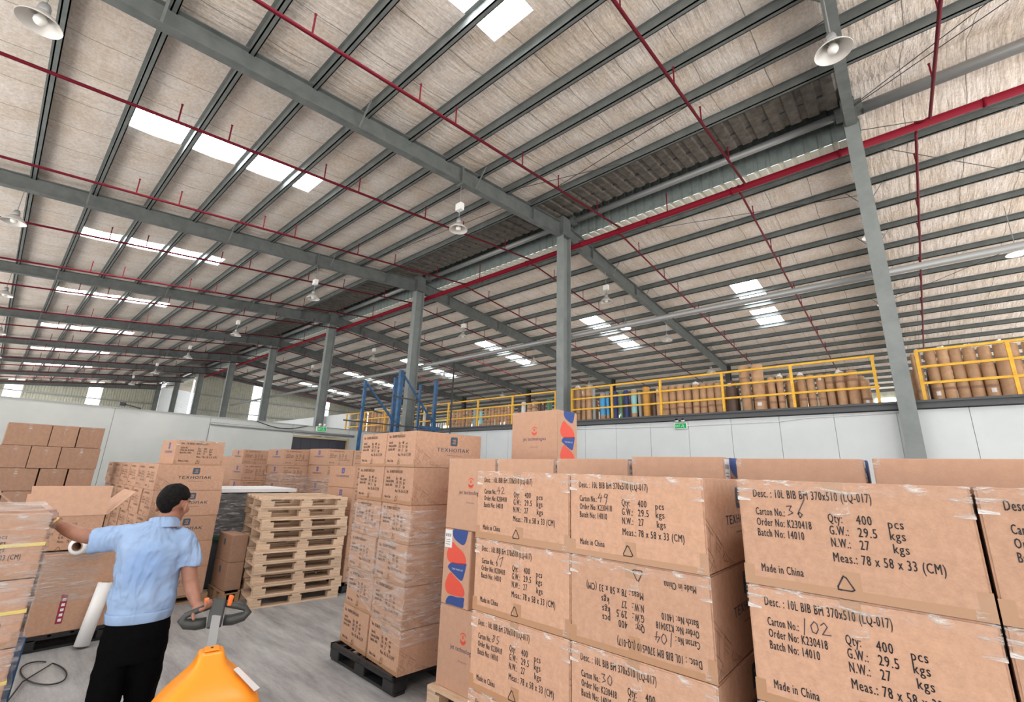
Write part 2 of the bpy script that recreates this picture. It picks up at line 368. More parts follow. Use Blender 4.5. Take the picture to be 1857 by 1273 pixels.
for k, z in enumerate((5.2, 7.0, 8.6)):
    struct(MB().box(-72.45, -72.3, -14, 13, z, z + .12).build('trim_%d' % (3 + k), M['galv']))
    struct(MB().box(-55.95, -55.8, 13.5, 36, z, z + .12).build('trim_%d' % (6 + k), M['galv']))

# white panel walls, mezzanine
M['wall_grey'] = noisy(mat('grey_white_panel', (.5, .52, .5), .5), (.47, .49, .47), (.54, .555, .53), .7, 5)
def panels(name, a, b, z0, z1, t, seams, nrm):
    """panel wall from a to b with thin joints"""
    a = Vector(a); b = Vector(b); d = (b - a); ln = d.length; d.normalize(); n = Vector(nrm); mb = MB(); e = [0] + seams + [ln]
    for s0, s1_ in zip(e, e[1:]):
        p0 = a + d * (s0 + .005); p1 = a + d * (s1_ - .005)
        q = [p0, p1, p1 + n * .1, p0 + n * .1]
        mb.add([(p.x, p.y, z) for z in (z0, z1) for p in q], [(3, 2, 1, 0), (4, 5, 6, 7), (0, 1, 5, 4), (1, 2, 6, 5), (2, 3, 7, 6), (3, 0, 4, 7)])
    mb.add([tuple(a + n * .03) [:2] + (z0,), tuple(b + n * .03)[:2] + (z0,), tuple(b + n * .03)[:2] + (z1 - .004,), tuple(a + n * .03)[:2] + (z1 - .004,)], [(0, 1, 2, 3)])
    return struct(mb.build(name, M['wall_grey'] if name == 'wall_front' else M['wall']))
panels('wall_right', (-16.25, 13.1, 0), (9, 13.1, 0), 0, 3.34, .1, [1.15 * k for k in range(1, 22)], (0, 1, 0))
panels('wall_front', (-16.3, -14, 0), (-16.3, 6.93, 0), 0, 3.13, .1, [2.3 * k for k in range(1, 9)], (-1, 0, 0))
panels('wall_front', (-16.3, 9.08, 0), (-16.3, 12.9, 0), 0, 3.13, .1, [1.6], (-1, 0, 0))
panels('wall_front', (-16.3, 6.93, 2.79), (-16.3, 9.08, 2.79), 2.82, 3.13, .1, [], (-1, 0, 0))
struct(MB().box(-16.42, -16.28, -14, 12.95, 3.13, 3.16).build('trim_9', M['galv']))
panels('wall_far', (-36, 13.4, 0), (-24.2, 13.4, 0), 0, 4.75, .1, [2.2, 4.4, 6.6, 8.8, 10.4], (0, 1, 0))
struct(MB().box(-26, 9, 13.1, 43.5, 3.45, 3.526).build('floor', mat('mezzanine_deck', (.55, .52, .48), .6)))
mb = MB(); mb.box(-26, 9, 13.02, 33, 3.37, 3.44); mb.box(-26, 9, 12.98, 13.08, 3.36, 3.42); mb.box(-26, 9, 12.98, 13.08, 3.48, 3.53); mb.box(-26, 9, 13.03, 13.06, 3.4, 3.5)
struct(mb.build('floor', M['slab']))

# ------------------------------------------------------------------ steel frame
FR = ['first from the right', 'second from the right', 'third from the right', 'fourth from the right', 'fifth from the right', 'sixth from the right', 'seventh from the right', 'eighth from the right', 'farthest to the left']
def ibeam(mb, ya, yb, n, x, wf=.22, tf=.02, tw=.015):
    for i in range(n):
        y0 = ya + (yb - ya) * i / n; y1 = ya + (yb - ya) * (i + 1) / n
        for (xa, xb, f0, f1) in ((x - wf / 2, x + wf / 2, lambda y: zb(y), lambda y: zb(y) + tf), (x - wf / 2, x + wf / 2, lambda y: zt(y) - tf, lambda y: zt(y)), (x - tw / 2, x + tw / 2, lambda y: zb(y) + tf, lambda y: zt(y) - tf)):
            v = [(xx, yy, f(yy)) for f in (f0, f1) for yy in (y0, y1) for xx in (xa, xb)]
            mb.add(v, [(0, 2, 3, 1), (4, 5, 7, 6), (0, 1, 5, 4), (2, 6, 7, 3), (0, 4, 6, 2), (1, 3, 7, 5)])
for i, x in enumerate(COLX):
    if i == 0: continue
    fr_ = FR[i - 1]
    # column
    mb = MB(); z1 = 10.62 if True else 0
    mb.box(x - .15, x + .15, 12.75, 12.77, 0, z1); mb.box(x - .15, x + .15, 13.23, 13.25, 0, z1); mb.box(x - .007, x + .007, 12.77, 13.23, 0, z1)
    c = mb.build('steel_column', M['steel_light'])
    tag(c, 'tall grey steel column under the roof ridge, %s' % fr_, 'column', 'columns under the ridge')
    MB().box(x - .17, x + .17, 12.7, 13.3, 10.62, 10.66).build('cap_plate', M['steel'], c)
    MB().box(x - .15, x + .15, 12.75, 13.25, 10.66, 11.42).build('column_head', M['steel'], c)
    MB().box(x - .16, x - .01, 12.78, 13.2, 6.62, 6.66).build('bracket', M['steel_dark'], c)
    # rafters
    for side, (ya, yb, nm) in enumerate(((-14.5, 12.74, 'near'), (13.26, 33, 'far'))):
        if side == 1 and x < -56: continue
        mb = MB(); ibeam(mb, ya, yb, 6, x)
        r = mb.build('roof_rafter', M['steel'])
        tag(r, 'grey steel rafter under the %s roof slope, %s' % (nm, fr_), 'rafter', 'rafters of the %s slope' % nm)
        ys = (-5.6, .4, 4.23, 8.12) if side == 0 else (16.6, 19.6, 22.6, 25.6, 28.6)
        for y in ys:
            for sx in (-1, 1):
                MB().bar((x + sx * .1, y + .02, zb(y) + .03), (x + sx * .52, y + .02, zt(y) + .06), .045, .012).build('fly_brace', M['steel'], r)
        for y in ((7.6, -3) if side == 0 else (19.0,)):
            MB().box(x - .12, x + .12, y - .025, y + .025, zb(y) - .05, zt(y) + .01).build('splice_plate', M['steel'], r)
        for y in ([11.0, 12.72] if side == 0 else [15.0]):
            MB().box(x - .11, x + .11, y - .01, y + .01, zb(y), zt(y)).build('stiffener', M['steel'], r)
# far columns
for i in range(0, 7):
    x = COLX[i + 1] if i + 1 < len(COLX) else None
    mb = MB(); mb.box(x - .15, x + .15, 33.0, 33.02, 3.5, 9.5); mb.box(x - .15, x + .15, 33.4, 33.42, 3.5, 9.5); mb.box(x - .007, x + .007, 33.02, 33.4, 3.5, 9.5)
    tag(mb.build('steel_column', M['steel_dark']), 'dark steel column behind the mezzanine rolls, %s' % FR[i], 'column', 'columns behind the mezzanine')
# purlins
def purlin(y, x0, x1, label, group):
    z = zt(y); mb = MB(); e = 0 if y > 13 else .04; g = .06 if y > 13 else .10
    mb.box(x0, x1, y - .012, y + .012, z - e, z + .2); mb.box(x0, x1, y - .012, y + g, z - e, z - e + .02); mb.box(x0, x1, y + g - .02, y + g, z - e, z - e + .04); mb.box(x0, x1, y - .10, y + .012, z + .185, z + .2)
    o = mb.build('roof_purlin', M['steel']); tag(o, label, 'purlin', group)
for k, y in enumerate(near_p):
    purlin(y, -72.4, 13, 'grey steel purlin of the near roof slope, %s down from the ridge' % ORD[k], 'purlins of the near slope')
for k, y in enumerate(far_p):
    purlin(y, -55.9, 13, 'grey steel purlin of the far roof slope, %s down from the ridge' % ORD[k], 'purlins of the far slope')
# tubular ridge struts between column heads
for i in range(0, 9):
    xa, xb = (COLX[i], COLX[i + 1])
    o = MB().tube([(xa - .3, 13.35, 11.42 if i else 11.38), (xb + .3, 13.35, 11.42 if i else 11.38)], .11 if i else .15, 14).build('ridge_strut', M['galv'], smooth=True)
    tag(o, 'round grey strut under the ridge, in the %s bay counted from the right' % ORD[i], 'strut', 'struts under the ridge')
    for xx in (xa - .22, xb + .22): MB().box(xx - .08 if xx < (xa + xb) / 2 else xx - .08, xx + .08, 13.2, 13.5, 11.3, 11.62).build('end_plate', M['steel'], o)
# thin diagonal bracing rods
rods = [((.05, 12.6, 10.95), (9.1, 7.0, 10.3)), ((.05, 12.5, 10.9), (9.1, 5.6, 10.15)), ((-8.95, 10.8, 10.95), (-.05, 9.3, 10.8)), ((-8.95, 9.5, 10.75), (-5.4, 10.8, 10.9)),
        ((.05, 13.5, 10.9), (9, 17.5, 10.9)), ((.05, 14, 10.85), (9, 24, 10.1)), ((-9, 14, 10.9), (-.05, 17, 10.85)), ((-18, 9.4, 10.7), (-9.1, 10.4, 10.9)), ((.05, 26, 9.9), (9, 19, 10.6))]
for k, (a, b) in enumerate(rods):
    side = 'near' if a[1] < 13.2 else 'far'
    tag(MB().tube([a, b], .011, 6).build('bracing_rod', M['steel_dark']), 'thin steel bracing rod under the %s roof slope, %s' % (side, ['outer rod right of the nearest column', 'inner rod right of the nearest column', 'long rod left of the nearest column', 'short rod in the middle bay', 'rod rising from the ridge at right', 'rod falling from the ridge at right', 'rod behind the red main', 'rod beside the third rafter', 'low crossing rod at far right'][k]), 'rod', 'roof bracing rods')

# ------------------------------------------------------------------ fire pipes
mp_ = MB().tube([(-55.5, 13.52, 10.4), (9, 13.52, 10.4)], .10, 16).build('fire_main_pipe', M['red'], smooth=True)
tag(mp_, 'thick dark red fire main running along the ridge column row', 'pipe')
for k in range(23): MB().tube([(8 - k * 2.75, 13.52, 10.4), (7.93 - k * 2.75, 13.52, 10.4)], .115, 16).build('coupling', M['red'], mp_, smooth=True)
for k in range(6):
    x = -6 - 9.05 * k; MB().tube([(x + .9, 13.52, 10.5), (x + .9, 13.52, 11.2)], .018, 6).build('hanger', M['red'], mp_)
BX = [1.5 - 4.1 * k for k in range(-1, 17)]
BX = [x + (.55 if min(abs(x - c) for c in COLX) < .5 else 0) for x in BX]
for k, x in enumerate(BX):
    nz = lambda y: 10.32 - .128 * (13.3 - y); fz = lambda y: 10.35 - .085 * (y - 13.7)
    ye = 12.9 if x < -54.5 else 13.25
    p = MB().tube([(x, -14.5, nz(-14.5)), (x, ye, nz(ye))], .034, 8).build('sprinkler_branch', M['red_thin'], smooth=True)
    tag(p, 'thin dark red sprinkler pipe down the near roof slope, %s counted from the right' % ORD[k], 'pipe', 'sprinkler pipes of the near slope')
    for y in (-8.2, -4.3, -2.2, 1.2, 2.15, 4.4, 5.4, 7.75, 9.4, 11.6):
        MB().tube([(x, y, nz(y)), (x, y, nz(y) + .42), (x, y, nz(y) + .46)], [.017, .017, .028], 6).build('upright_sprinkler', M['red_thin'], p)
    if x > -54.5: MB().tube([(x, 13.2, nz(13.2)), (x - .15, 13.35, nz(13.2) + .05), (x - .25, 13.5, 10.5)], .03, 8).build('elbow', M['red'], p, smooth=True)
    if x < -54.5: continue
    p = MB().tube([(x - .25, 13.6, 10.3), (x - .25, 13.75, fz(13.75)), (x - .25, 34, fz(34))], .032, 8).build('sprinkler_branch', M['red_thin'], smooth=True)
    tag(p, 'thin dark red sprinkler pipe down the far roof slope, %s counted from the right' % ORD[k], 'pipe', 'sprinkler pipes of the far slope')
    for y in (15.2, 17.6, 19.1, 21.7, 23.2, 25.7, 27.4, 30):
        MB().tube([(x - .25, y, fz(y)), (x - .25, y, fz(y) + .4), (x - .25, y, fz(y) + .44)], [.016, .016, .026], 6).build('upright_sprinkler', M['red_thin'], p)
# pale conduit along the columns
tag(MB().tube([(-45, 13.45, 6.72), (9, 13.45, 6.72)], .085, 14).build('conduit_pipe', M['galv'], smooth=True), 'pale grey horizontal pipe crossing the columns at mid height', 'pipe')

# ------------------------------------------------------------------ high bay lamps
def lamp(x, y, z, label, lit=False, ceil=None, box=False):
    t = empty('high_bay_lamp', (x, y, z)); t.scale = (.88, .88, .88); tag(t, label, 'lamp', 'high bay lamps')
    MB().lathe([(.30, 0), (.305, .012), (.27, .06), (.17, .17), (.10, .24), (.09, .235), (.165, .16), (.262, .055), (.295, .004), (.30, 0)], 28, cap=False).build('lamp_shade', M['lamp_shade'], t, True)
    MB().lathe([(.001, .20), (.09, .24), (.085, .36), (.06, .42), (.001, .42)], 16).build('ballast_housing', M['galv'], t, True)
    MB().lathe([(.001, -.01), (.06, .0), (.088, .04), (.088, .10), (.05, .17), (.03, .22)], 16).build('bulb', M['bulb_lit'] if lit else M['bulb'], t, True)
    zc = ceil if ceil else (zb(y) if y < 34 else 9)
    MB().tube([(0, 0, .42), (0, 0, (zc - z) / .88)], .012, 6).build('suspension_rod', M['galv'], t)
    if box: MB().box(-.13, .13, -.08, .08, zc - z - .75, zc - z - .5).build('gear_box', M['white'], t)
    return t
for i, x in enumerate(COLX[1:8]):
    lamp(x - .06, 7.7, 8.55, 'white bowl lamp under the middle of the near slope, %s' % FR[i], box=i > 0)
for i, x in enumerate(COLX[1:8]):
    lamp(x, -.85, 8.1, 'white bowl lamp low on the near slope, %s' % FR[i])
for i, x in enumerate(COLX[1:7]):
    for j, (y, wd) in enumerate(((16.2, 'closest to the ridge'), (22.6, 'halfway down'), (29.5, 'farthest down'))):
        lamp(x, y, (8.95, 8.75, 8.3)[j], 'white bowl lamp under the far slope, %s, %s' % (wd, FR[i]), box=j == 0)
lamp(-10.05, 20, 8.94, 'lit lamp glowing white beside the column second from the right', True, zt(20))
lamp(3.4, 20, 8.86, 'lit lamp glowing at the right edge of the photo', True, zt(20))

# ------------------------------------------------------------------ mezzanine railing and rolls
def railing(x0, x1, posts, label):
    t = empty('safety_railing', ((x0 + x1) / 2, 13.06, 3.52)); tag(t, label, 'railing', 'yellow railings of the mezzanine'); cx_ = (x0 + x1) / 2
    for z, nm in ((1.1, 'top_rail'), (.74, 'middle_rail'), (.38, 'lower_rail')):
        MB().box(x0 - cx_, x1 - cx_, -.025, .025, z - .025, z + .025).build(nm, M['yellow'], t)
    for p in posts: MB().box(p - cx_ - .03, p - cx_ + .03, -.03, .03, 0, 1.12).build('post', M['yellow'], t)
railing(.35, 8.8, [.37, 1.75, 3.6, 5.5, 7.3], 'yellow railing to the right of the nearest column')
railing(-8.72, -.35, [-8.7, -7.15, -5.5, -3.72, -2.05, -.4], 'yellow railing between the nearest column and the second from the right')
railing(-17.6, -9.35, [-15.2, -13.35, -11.45, -9.4], 'yellow railing between the second and third columns from the right')
railing(-24.0, -18.4, [-23.9, -22, -20.1, -18.5], 'yellow railing beyond the blue lift frame')
ROLLS = [(-23.45, 0.093, 1.13, 'b'), (-23.08, 0.093, 1.14, 'b'), (-22.72, 0.092, 1.15, 'b'), (-22.36, 0.091, 1.15, 'b'), (-22.01, 0.091, 1.16, 'b'), (-21.67, 0.09, 1.17, 'b'), (-21.33, 0.089, 1.17, 'b'), (-21.0, 0.089, 1.18, 'b'), (-20.68, 0.088, 1.19, 'b'), (-20.36, 0.087, 1.19, 'b'), (-20.05, 0.087, 1.2, 'b'), (-17.7, 0.072, 1.1, 'k'), (-17.5, 0.071, 1.09, 'w'), (-17.3, 0.071, 1.09, 'k'), (-17.1, 0.07, 1.09, 'k'), (-15.59, 0.073, 0.78, 'b'), (-15.36, 0.072, 0.78, 'b'), (-15.14, 0.072, 0.78, 'b'), (-14.93, 0.071, 0.78, 'b'), (-14.71, 0.071, 0.78, 'b'), (-14.5, 0.071, 0.78, 'b'), (-14.29, 0.07, 0.78, 'b'), (-13.98, 0.116, 0.79, 'g'), (-13.65, 0.069, 0.79, 'c'), (-13.35, 0.069, 0.81, 'b'), (-13.15, 0.069, 0.82, 'b'), (-12.96, 0.068, 0.82, 'b'), (-12.77, 0.068, 0.83, 'b'), (-12.58, 0.068, 0.84, 'b'), (-12.39, 0.067, 0.84, 'b'), (-12.21, 0.067, 0.85, 'b'), (-12.03, 0.066, 0.86, 'b'), (-11.85, 0.066, 0.87, 'b'), (-11.53, 0.064, 0.68, 'k'), (-11.27, 0.084, 0.9, 'w'), (-11.01, 0.094, 0.84, 'b'), (-10.72, 0.103, 0.88, 'b'), (-10.47, 0.071, 0.89, 'k'), (-10.29, 0.071, 0.88, 'k'), (-10.04, 0.1, 0.97, 'e'), (-8.98, 0.076, 1.19, 'b'), (-8.76, 0.104, 1.23, 'b'), (-8.53, 0.084, 1.21, 'b'), (-8.3, 0.111, 1.2, 'b'), (-8.08, 0.055, 1.12, 'g'), (-7.76, 0.099, 0.94, 's'), (-7.56, 0.053, 0.92, 's'), (-7.28, 0.096, 0.95, 'n'), (-7.07, 0.069, 0.94, 'e'), (-6.87, 0.085, 0.95, 'n'), (-6.6, 0.092, 0.95, 'c'), (-6.4, 0.05, 0.86, 'g'), (-6.18, 0.114, 1.0, 'y'), (-5.94, 0.064, 0.89, 'k'), (-5.78, 0.08, 0.96, 'b'), (-5.56, 0.109, 0.96, 'b'), (-5.32, 0.107, 0.96, 'b'), (-5.09, 0.105, 0.95, 'b'), (-4.86, 0.104, 0.94, 'b'), (-4.63, 0.102, 0.93, 'b'), (-4.41, 0.1, 0.92, 'b'), (-4.19, 0.098, 0.92, 'b'), (-3.98, 0.097, 0.91, 'b'), (-3.64, 0.136, 0.93, 'k'), (-3.25, 0.131, 1.33, 'b'), (-2.91, 0.159, 1.3, 'b'), (-2.61, 0.087, 0.91, 'b'), (-2.41, 0.079, 0.92, 'b'), (-2.17, 0.077, 0.9, 'b'), (-1.93, 0.087, 0.89, 'b'), (-1.72, 0.085, 0.88, 'b'), (-1.51, 0.089, 0.87, 'b'), (-1.32, 0.081, 0.86, 'b'), (-1.11, 0.095, 0.87, 'b'), (-0.87, 0.108, 0.9, 'b'), (-0.63, 0.09, 0.63, 'b'), (0.33, 0.04, 1.13, 'b'), (0.42, 0.089, 1.16, 'b'), (0.62, 0.099, 1.16, 'b'), (0.82, 0.096, 1.16, 'b'), (1.03, 0.106, 1.16, 'b'), (1.24, 0.11, 1.14, 'b'), (1.46, 0.107, 1.13, 'b'), (1.67, 0.104, 1.15, 'b'), (1.88, 0.097, 1.14, 'b'), (2.1, .1, 1.15, 'b'), (2.31, .1, 1.15, 'b'), (2.52, .1, 1.12, 'b'), (2.74, .1, 1.12, 'b')]
CN = dict(b='brown paper', k='dark', g='grey', c='pale blue', w='white', e='green', s='sky blue', n='navy', y='amber')
def bay(x):
    return ('beyond the blue frame' if x < -19 else 'beside the blue frame' if x < -16.5 else 'between second and third columns' if x < -9.2 else 'between the two nearest columns' if x < 0 else 'right of the nearest column')
cnt = {}
ROLLS = [(x, min(r, .49 * min(abs(x - q[0]) for q in ROLLS if q[0] != x)), h, c) for x, r, h, c in ROLLS]
for x, r, h, c in ROLLS:
    b = bay(x); cnt[(b, c)] = cnt.get((b, c), 0) + 1; n = cnt[(b, c)]
    y = 13.55 + random.uniform(-.03, .03)
    prof = [(.001, 0), (r * .97, 0), (r, .02), (r * 1.0, h * .3), (r * 1.03, h * .32), (r * 1.0, h * .34), (r, h - .03), (r * .95, h), (r * .45, h + .015), (r * .4, h - .02), (.001, h - .02)]
    o = MB().lathe(prof, 18).build('wrapped_roll', M['roll_' + c], smooth=True); o.location = (x, y, 3.53); o.rotation_euler = (random.uniform(-.02, .02), random.uniform(-.015, .015), random.uniform(0, 6))
    num = '%dth' % n if n > 3 else ('1st', '2nd', '3rd')[n - 1]
    tag(o, '%s upright roll %s, %s of its colour from left' % (CN[c], b, num), 'roll', 'wrapped rolls on the mezzanine')
    q = random.random()
    if c == 'b' and q < .35 and x > -10:
        mb = MB(); 
        pr = []
        for j in range(4): pr.append((r * (1.02 - .2 * j), h - .02 + .03 * j))
        mb.lathe(pr, 12); me = mb
        me.v = [(a + random.uniform(-.02, .02), b_ + random.uniform(-.02, .02), z + random.uniform(-.015, .03)) for a, b_, z in me.v]
        me.build('plastic_wrap_end', M['roll_w'], o)
    if c == 'b':
        zz = h * random.choice((.22, .25, .7))
        MB().lathe([(r * 1.035, zz), (r * 1.045, zz + .01), (r * 1.045, zz + .05), (r * 1.035, zz + .06)], 18, cap=False).build('printed_band', M['card_dark'], o, True)
    if q > .78: 
        n_ = 6; mb = MB(); a0 = -PI / 2 - o.rotation_euler.z
        pts = [((r * 1.015) * math.cos(a0 + (k - 3) * .12), (r * 1.015) * math.sin(a0 + (k - 3) * .12)) for k in range(7)]
        zz = h * random.choice((.12, .82))
        for (a, b_), (c_, d) in zip(pts, pts[1:]): mb.add([(a, b_, zz), (c_, d, zz), (c_, d, zz + .09), (a, b_, zz + .09)], [(0, 1, 2, 3)])
        mb.build('paper_label', M['paper'], o)
    if c in 'sc':
        MB().lathe([(r * 1.02, h * .02), (r * 1.02, h * .2)], 18, cap=False).build('brown_foot_wrap', M['roll_b'], o, True); MB().lathe([(r * 1.02, h * .86), (r * 1.02, h * .98)], 18, cap=False).build('brown_top_wrap', M['roll_b'], o, True)
# a further row standing behind, seen through the gaps
for k in range(44):
    x = -8.8 + k * .26 + random.uniform(-.03, .03)
    if -.5 < x < .3 or x > 2.7: continue
    o = MB().lathe([(.001, 0), (.1, 0), (.1, .8), (.05, .82), (.001, .8)], 14).build('wrapped_roll', M['roll_b' if k % 4 else 'roll_k'], smooth=True); o.location = (x, 13.95, 3.53)
    tag(o, 'roll of the back row glimpsed between front rolls, %s' % ('%dth' % (k + 1) + ' from left'), 'roll', 'back row of rolls')

# green exit signs with twin lamp heads
def exit_sign(x, y, z, rz, label):
    t = empty('exit_sign', (x, y, z), rz); tag(t, label, 'sign', 'green exit signs')
    bevel(MB().box(-.19, .19, -.05, 0, -.09, .09).build('sign_case', M['white'], t), .01)
    MB().box(-.165, .165, -.054, -.049, -.07, .07).build('sign_face', M['green_sign'], t)
    mb = MB(); fn = lambda u, v: (u, -.0555, v)
    text(mb, 'EXIT', -.14, -.035, .14, .07, fn); stroke(mb, [(.06, .04), (.05, .0), (.02, -.04)], .016, fn); stroke(mb, [(.05, 0), (.09, -.02), (.1, -.05)], .016, fn); stroke(mb, [(.06, .03), (.1, .01)], .012, fn)
    mb.build('sign_print', M['sign_white'], t)
    for s in (-.09, .09): MB().tube([(s, -.02, .09), (s, -.06, .15), (s, -.1, .15)], [.015, .05, .055], 12).build('lamp_head', M['white'], t, True)
exit_sign(-4.95, 13.08, 3.2, 0, 'green exit sign on the white wall under the mezzanine')
exit_sign(-16.2, 7.9, 3.06, R(90), 'green exit sign above the sliding door on the left wall')
# ------------------------------------------------------------------ cartons
CW, CD, CH = .58, .78, .33
def ship_print(w=CW, h=CH, y=-.0006, flip=False):
    mb = MB()
    fn = (lambda u, v: (w / 2 - u, y, h - v)) if flip else (lambda u, v: (u - w / 2, y, v))
    X = lambda f: f * w; V = lambda f: h * (1 - f); c = .0272
    text(mb, 'Desc. : 10L BIB BM 370x510 (LQ-017)', X(.085), V(.175), X(.545), c, fn, bold=.0010)
    text(mb, 'Carton No.:', X(.09), V(.345), X(.145), c * .92, fn, bold=.0010)
    text(mb, 'Order No: K230418', X(.09), V(.445), X(.265), c * .92, fn, bold=.0010)
    text(mb, 'Batch No: 14010', X(.09), V(.545), X(.225), c * .92, fn, bold=.0010)
    for k, (a, b, d) in enumerate((('Qty:', '400', 'pcs'), ('G.W.:', '29.5', 'kgs'), ('N.W.:', '27', 'kgs'))):
        v = V(.365 + .105 * k)
        text(mb, a, X(.435), v, X((.06, .08, .08)[k]), c, fn, bold=.0010); text(mb, b, X(.555), v, X((.062, .075, .037)[k]), c, fn, bold=.0010)
        text(mb, d, X((.68, .68, .685)[k]), v - (.004 if k == 0 else 0), X(.058), c * .95, fn, bold=.0010)
    text(mb, 'Meas.: 78 x 58 x 33 (CM)', X(.435), V(.70), X(.425), c, fn, bold=.0010)
    text(mb, 'Made in China', X(.09), V(.87), X(.20), c * .92, fn, bold=.0010)
    triangle_mark(mb, X(.43), V(.93), .046, fn)
    return mb
def hand_no(n, w=CW, h=CH, flip=False, y=-.001):
    fn = (lambda u, v: (w / 2 - u, y, h - v)) if flip else (lambda u, v: (u - w / 2, y, v))
    mb = MB(); D = {'0': [[(.5, 1), (.1, .6), (.2, .1), (.6, 0), (.9, .4), (.8, .85), (.5, 1)]], '1': [[(.6, 1.1), (.35, -.3)]], '2': [[(.1, .8), (.5, 1.05), (.8, .75), (.2, .05), (1.1, .1)]],
        '3': [[(.1, .9), (.7, .95), (.4, .55), (.8, .3), (.2, .05)]], '4': [[(.5, 1), (.05, .4), (.9, .5)], [(.75, .8), (.5, -.1)]], '5': [[(.9, 1), (.3, .9), (.3, .5), (.8, .4), (.5, 0), (.1, 0)]],
        '6': [[(1.2, 1.6), (.3, .3), (.5, -.1), (.8, .2), (.5, .4), (.3, .2)]], '7': [[(.1, .9), (1.1, 1.3), (.4, -.1)]], '8': [[(.9, .9), (.3, .9), (.7, .4), (.3, 0), (.1, .3), (.8, .7), (.9, .9)]], '9': [[(.9, .9), (.4, 1), (.2, .6), (.6, .5), (.9, .9), (.5, -.3)]]}
    x = .245 * w; s = .032
    for ch in n:
        for ln in D[ch]: stroke(mb, [(x + a * s * .72, h * .665 + b * s) for a, b in ln], .0028, fn)
        x += s * .8
    return mb
def tex_print(y=-.0006):          # long side print, drawn on local -Y of a .78 face; returns slate part and outline part
    fn = lambda u, v: (u - CD / 2, y, v); a = MB(); b = MB()
    # rounded badge
    cx_, cy_, s = .43, .252, .042; pts = []
    for k, (sx, sy) in enumerate(((1, 1), (-1, 1), (-1, -1), (1, -1))):
        for j in range(4):
            t = PI / 2 * (k + j / 3); pts.append(fn(cx_ + sx * (s - .012) + .012 * math.cos(t), cy_ + sy * (s - .012) + .012 * math.sin(t)))
    a.poly(pts)
    text(a, 'ТЕХНОПАК', .235, .152, .385, .034, fn, bold=.003)
    text(b, '....................................................', .28, .138, .3, .02, fn)
    for k in range(9): stroke(b, [(.36 + k * .019, .118), (.371 + k * .019, .118)], .006, fn)
    for o, w_ in (((.45, .24), .01), ((.40, .262), .01)): pass
    # outlined giant letters running down the left corner
    E_ = [[(0, .19), (.085, .135)], [(.0, .17), (.07, .125)], [(.035, .155), (.015, .08), (.03, .072), (.048, .147)], [(.095, .13), (.18, .075)], [(.085, .06), (.105, .13)], [(.105, .12), (.16, .085)], [(.1, .1), (.145, .072)], [(.095, .085), (.13, .062)],
          [(.17, .075), (.17, .03), (.23, .02)], [(.15, .04), (.2, .06)], [(.2, .05), (.26, .01)], [(.24, .03), (.3, 0.005)], [(.0, .09), (.06, .05)], [(.0, .06), (.04, .03)], [(0, .01), (.06, .045), (.075, .005)], [(.03, .01), (.055, .028), (.06, .006)], [(.19, .045), (.21, .01)], [(.25, .03), (.24, .004)]]
    for p in E_: stroke(b, p, .0022, fn)
    return a, b
def badge_glyph():
    fn = lambda u, v: (u - CD / 2, -.0012, v); a = MB()
    for p in ([(.415, .265), (.448, .27)], [(.432, .268), (.424, .235)], [(.448, .262), (.442, .245)], [(.412, .235), (.436, .232)], [(.44, .24), (.45, .23)]): stroke(a, p, .006, fn)
    return a
def body_mb(w, d, h):
    return MB().box(-w / 2, w / 2, 0, d, 0, h)
def rounded_box(w, d, h, name, mt, r=.005, bulge=.0):
    bm = bmesh.new(); bmesh.ops.create_cube(bm, size=1)
    for v in bm.verts: v.co = Vector((v.co.x * w, v.co.y * d + d / 2, v.co.z * h + h / 2))
    bmesh.ops.bevel(bm, geom=bm.edges[:], offset=r, segments=2, affect='EDGES')
    me = bpy.data.meshes.new(name); bm.to_mesh(me); bm.free(); me.materials.append(mt); me.materials.append(M['steel_dark'])
    me.materials.append(M['tape'])
    # lid gap: thin dark slit on top
    return me
ME = {}
ME['carton'] = rounded_box(CW - .004, CD - .004, CH - .003, 'carton_body', M['card'])
ME['print'] = ship_print().mesh('shipping_print', M['print']); ME['print_flip'] = ship_print(flip=True).mesh('shipping_print', M['print'])
ME['print_far'] = ship_print().mesh('shipping_print', M['print_far'])
a_, b_ = tex_print(); ME['tex_a'] = a_.mesh('brand_print', M['logo']); ME['tex_b'] = b_.mesh('outline_print', M['brown_line']); ME['tex_blue'] = a_.mesh('brand_print', M['logo_blue'])
ME['badge'] = badge_glyph().mesh('badge_glyph', M['card'])
def tapes(w, h, d):
    mb = MB(); y = -.0004
    f = lambda a, b, c, e, yy=y: mb.add([(a, yy, c), (b, yy, c), (b, yy, e), (a, yy, e)], [(0, 1, 2, 3)])
    j = random.uniform(-.01, .01)
    f(-.03 + j, .018 + j, 0, .075); f(-.035 - j, .014 - j, h - .055, h - .004)
    f(-w / 2, w / 2, 0, .022 + j, -.0003); f(w / 2 - .03, w / 2, 0, .07, -.0005); f(-w / 2, -w / 2 + .03, 0, .06, -.0005)
    return mb.mesh('packing_tape', M['tape'])
def clear_tapes(w, h):
    mb = MB(); y = -.0009
    f = lambda a, b, c, e, yy=y: mb.add([(a, yy, c), (b, yy, c), (b, yy, e), (a, yy, e)], [(0, 1, 2, 3)])
    f(-w / 2, w / 2, h - .04, h - .001); f(w / 2 - .045, w / 2, h - .085, h - .001, -.0011); f(-w / 2, -w / 2 + .04, h - .07, h - .001, -.0011); f(w / 2 - .04, w / 2, 0, .06, -.0011); f(-.04, .02, h - .1, h - .001, -.0011)
    return mb.mesh('clear_tape', M['film_clear'])
ME['tapes'] = [tapes(CW, CH, CD) for _ in range(3)]; ME['clear'] = clear_tapes(CW, CH)
def child(name, me, p, loc=(0, 0, 0), rz=0):
    o = link(name, me, p); o.location = loc; o.rotation_euler = (0, 0, rz); return o
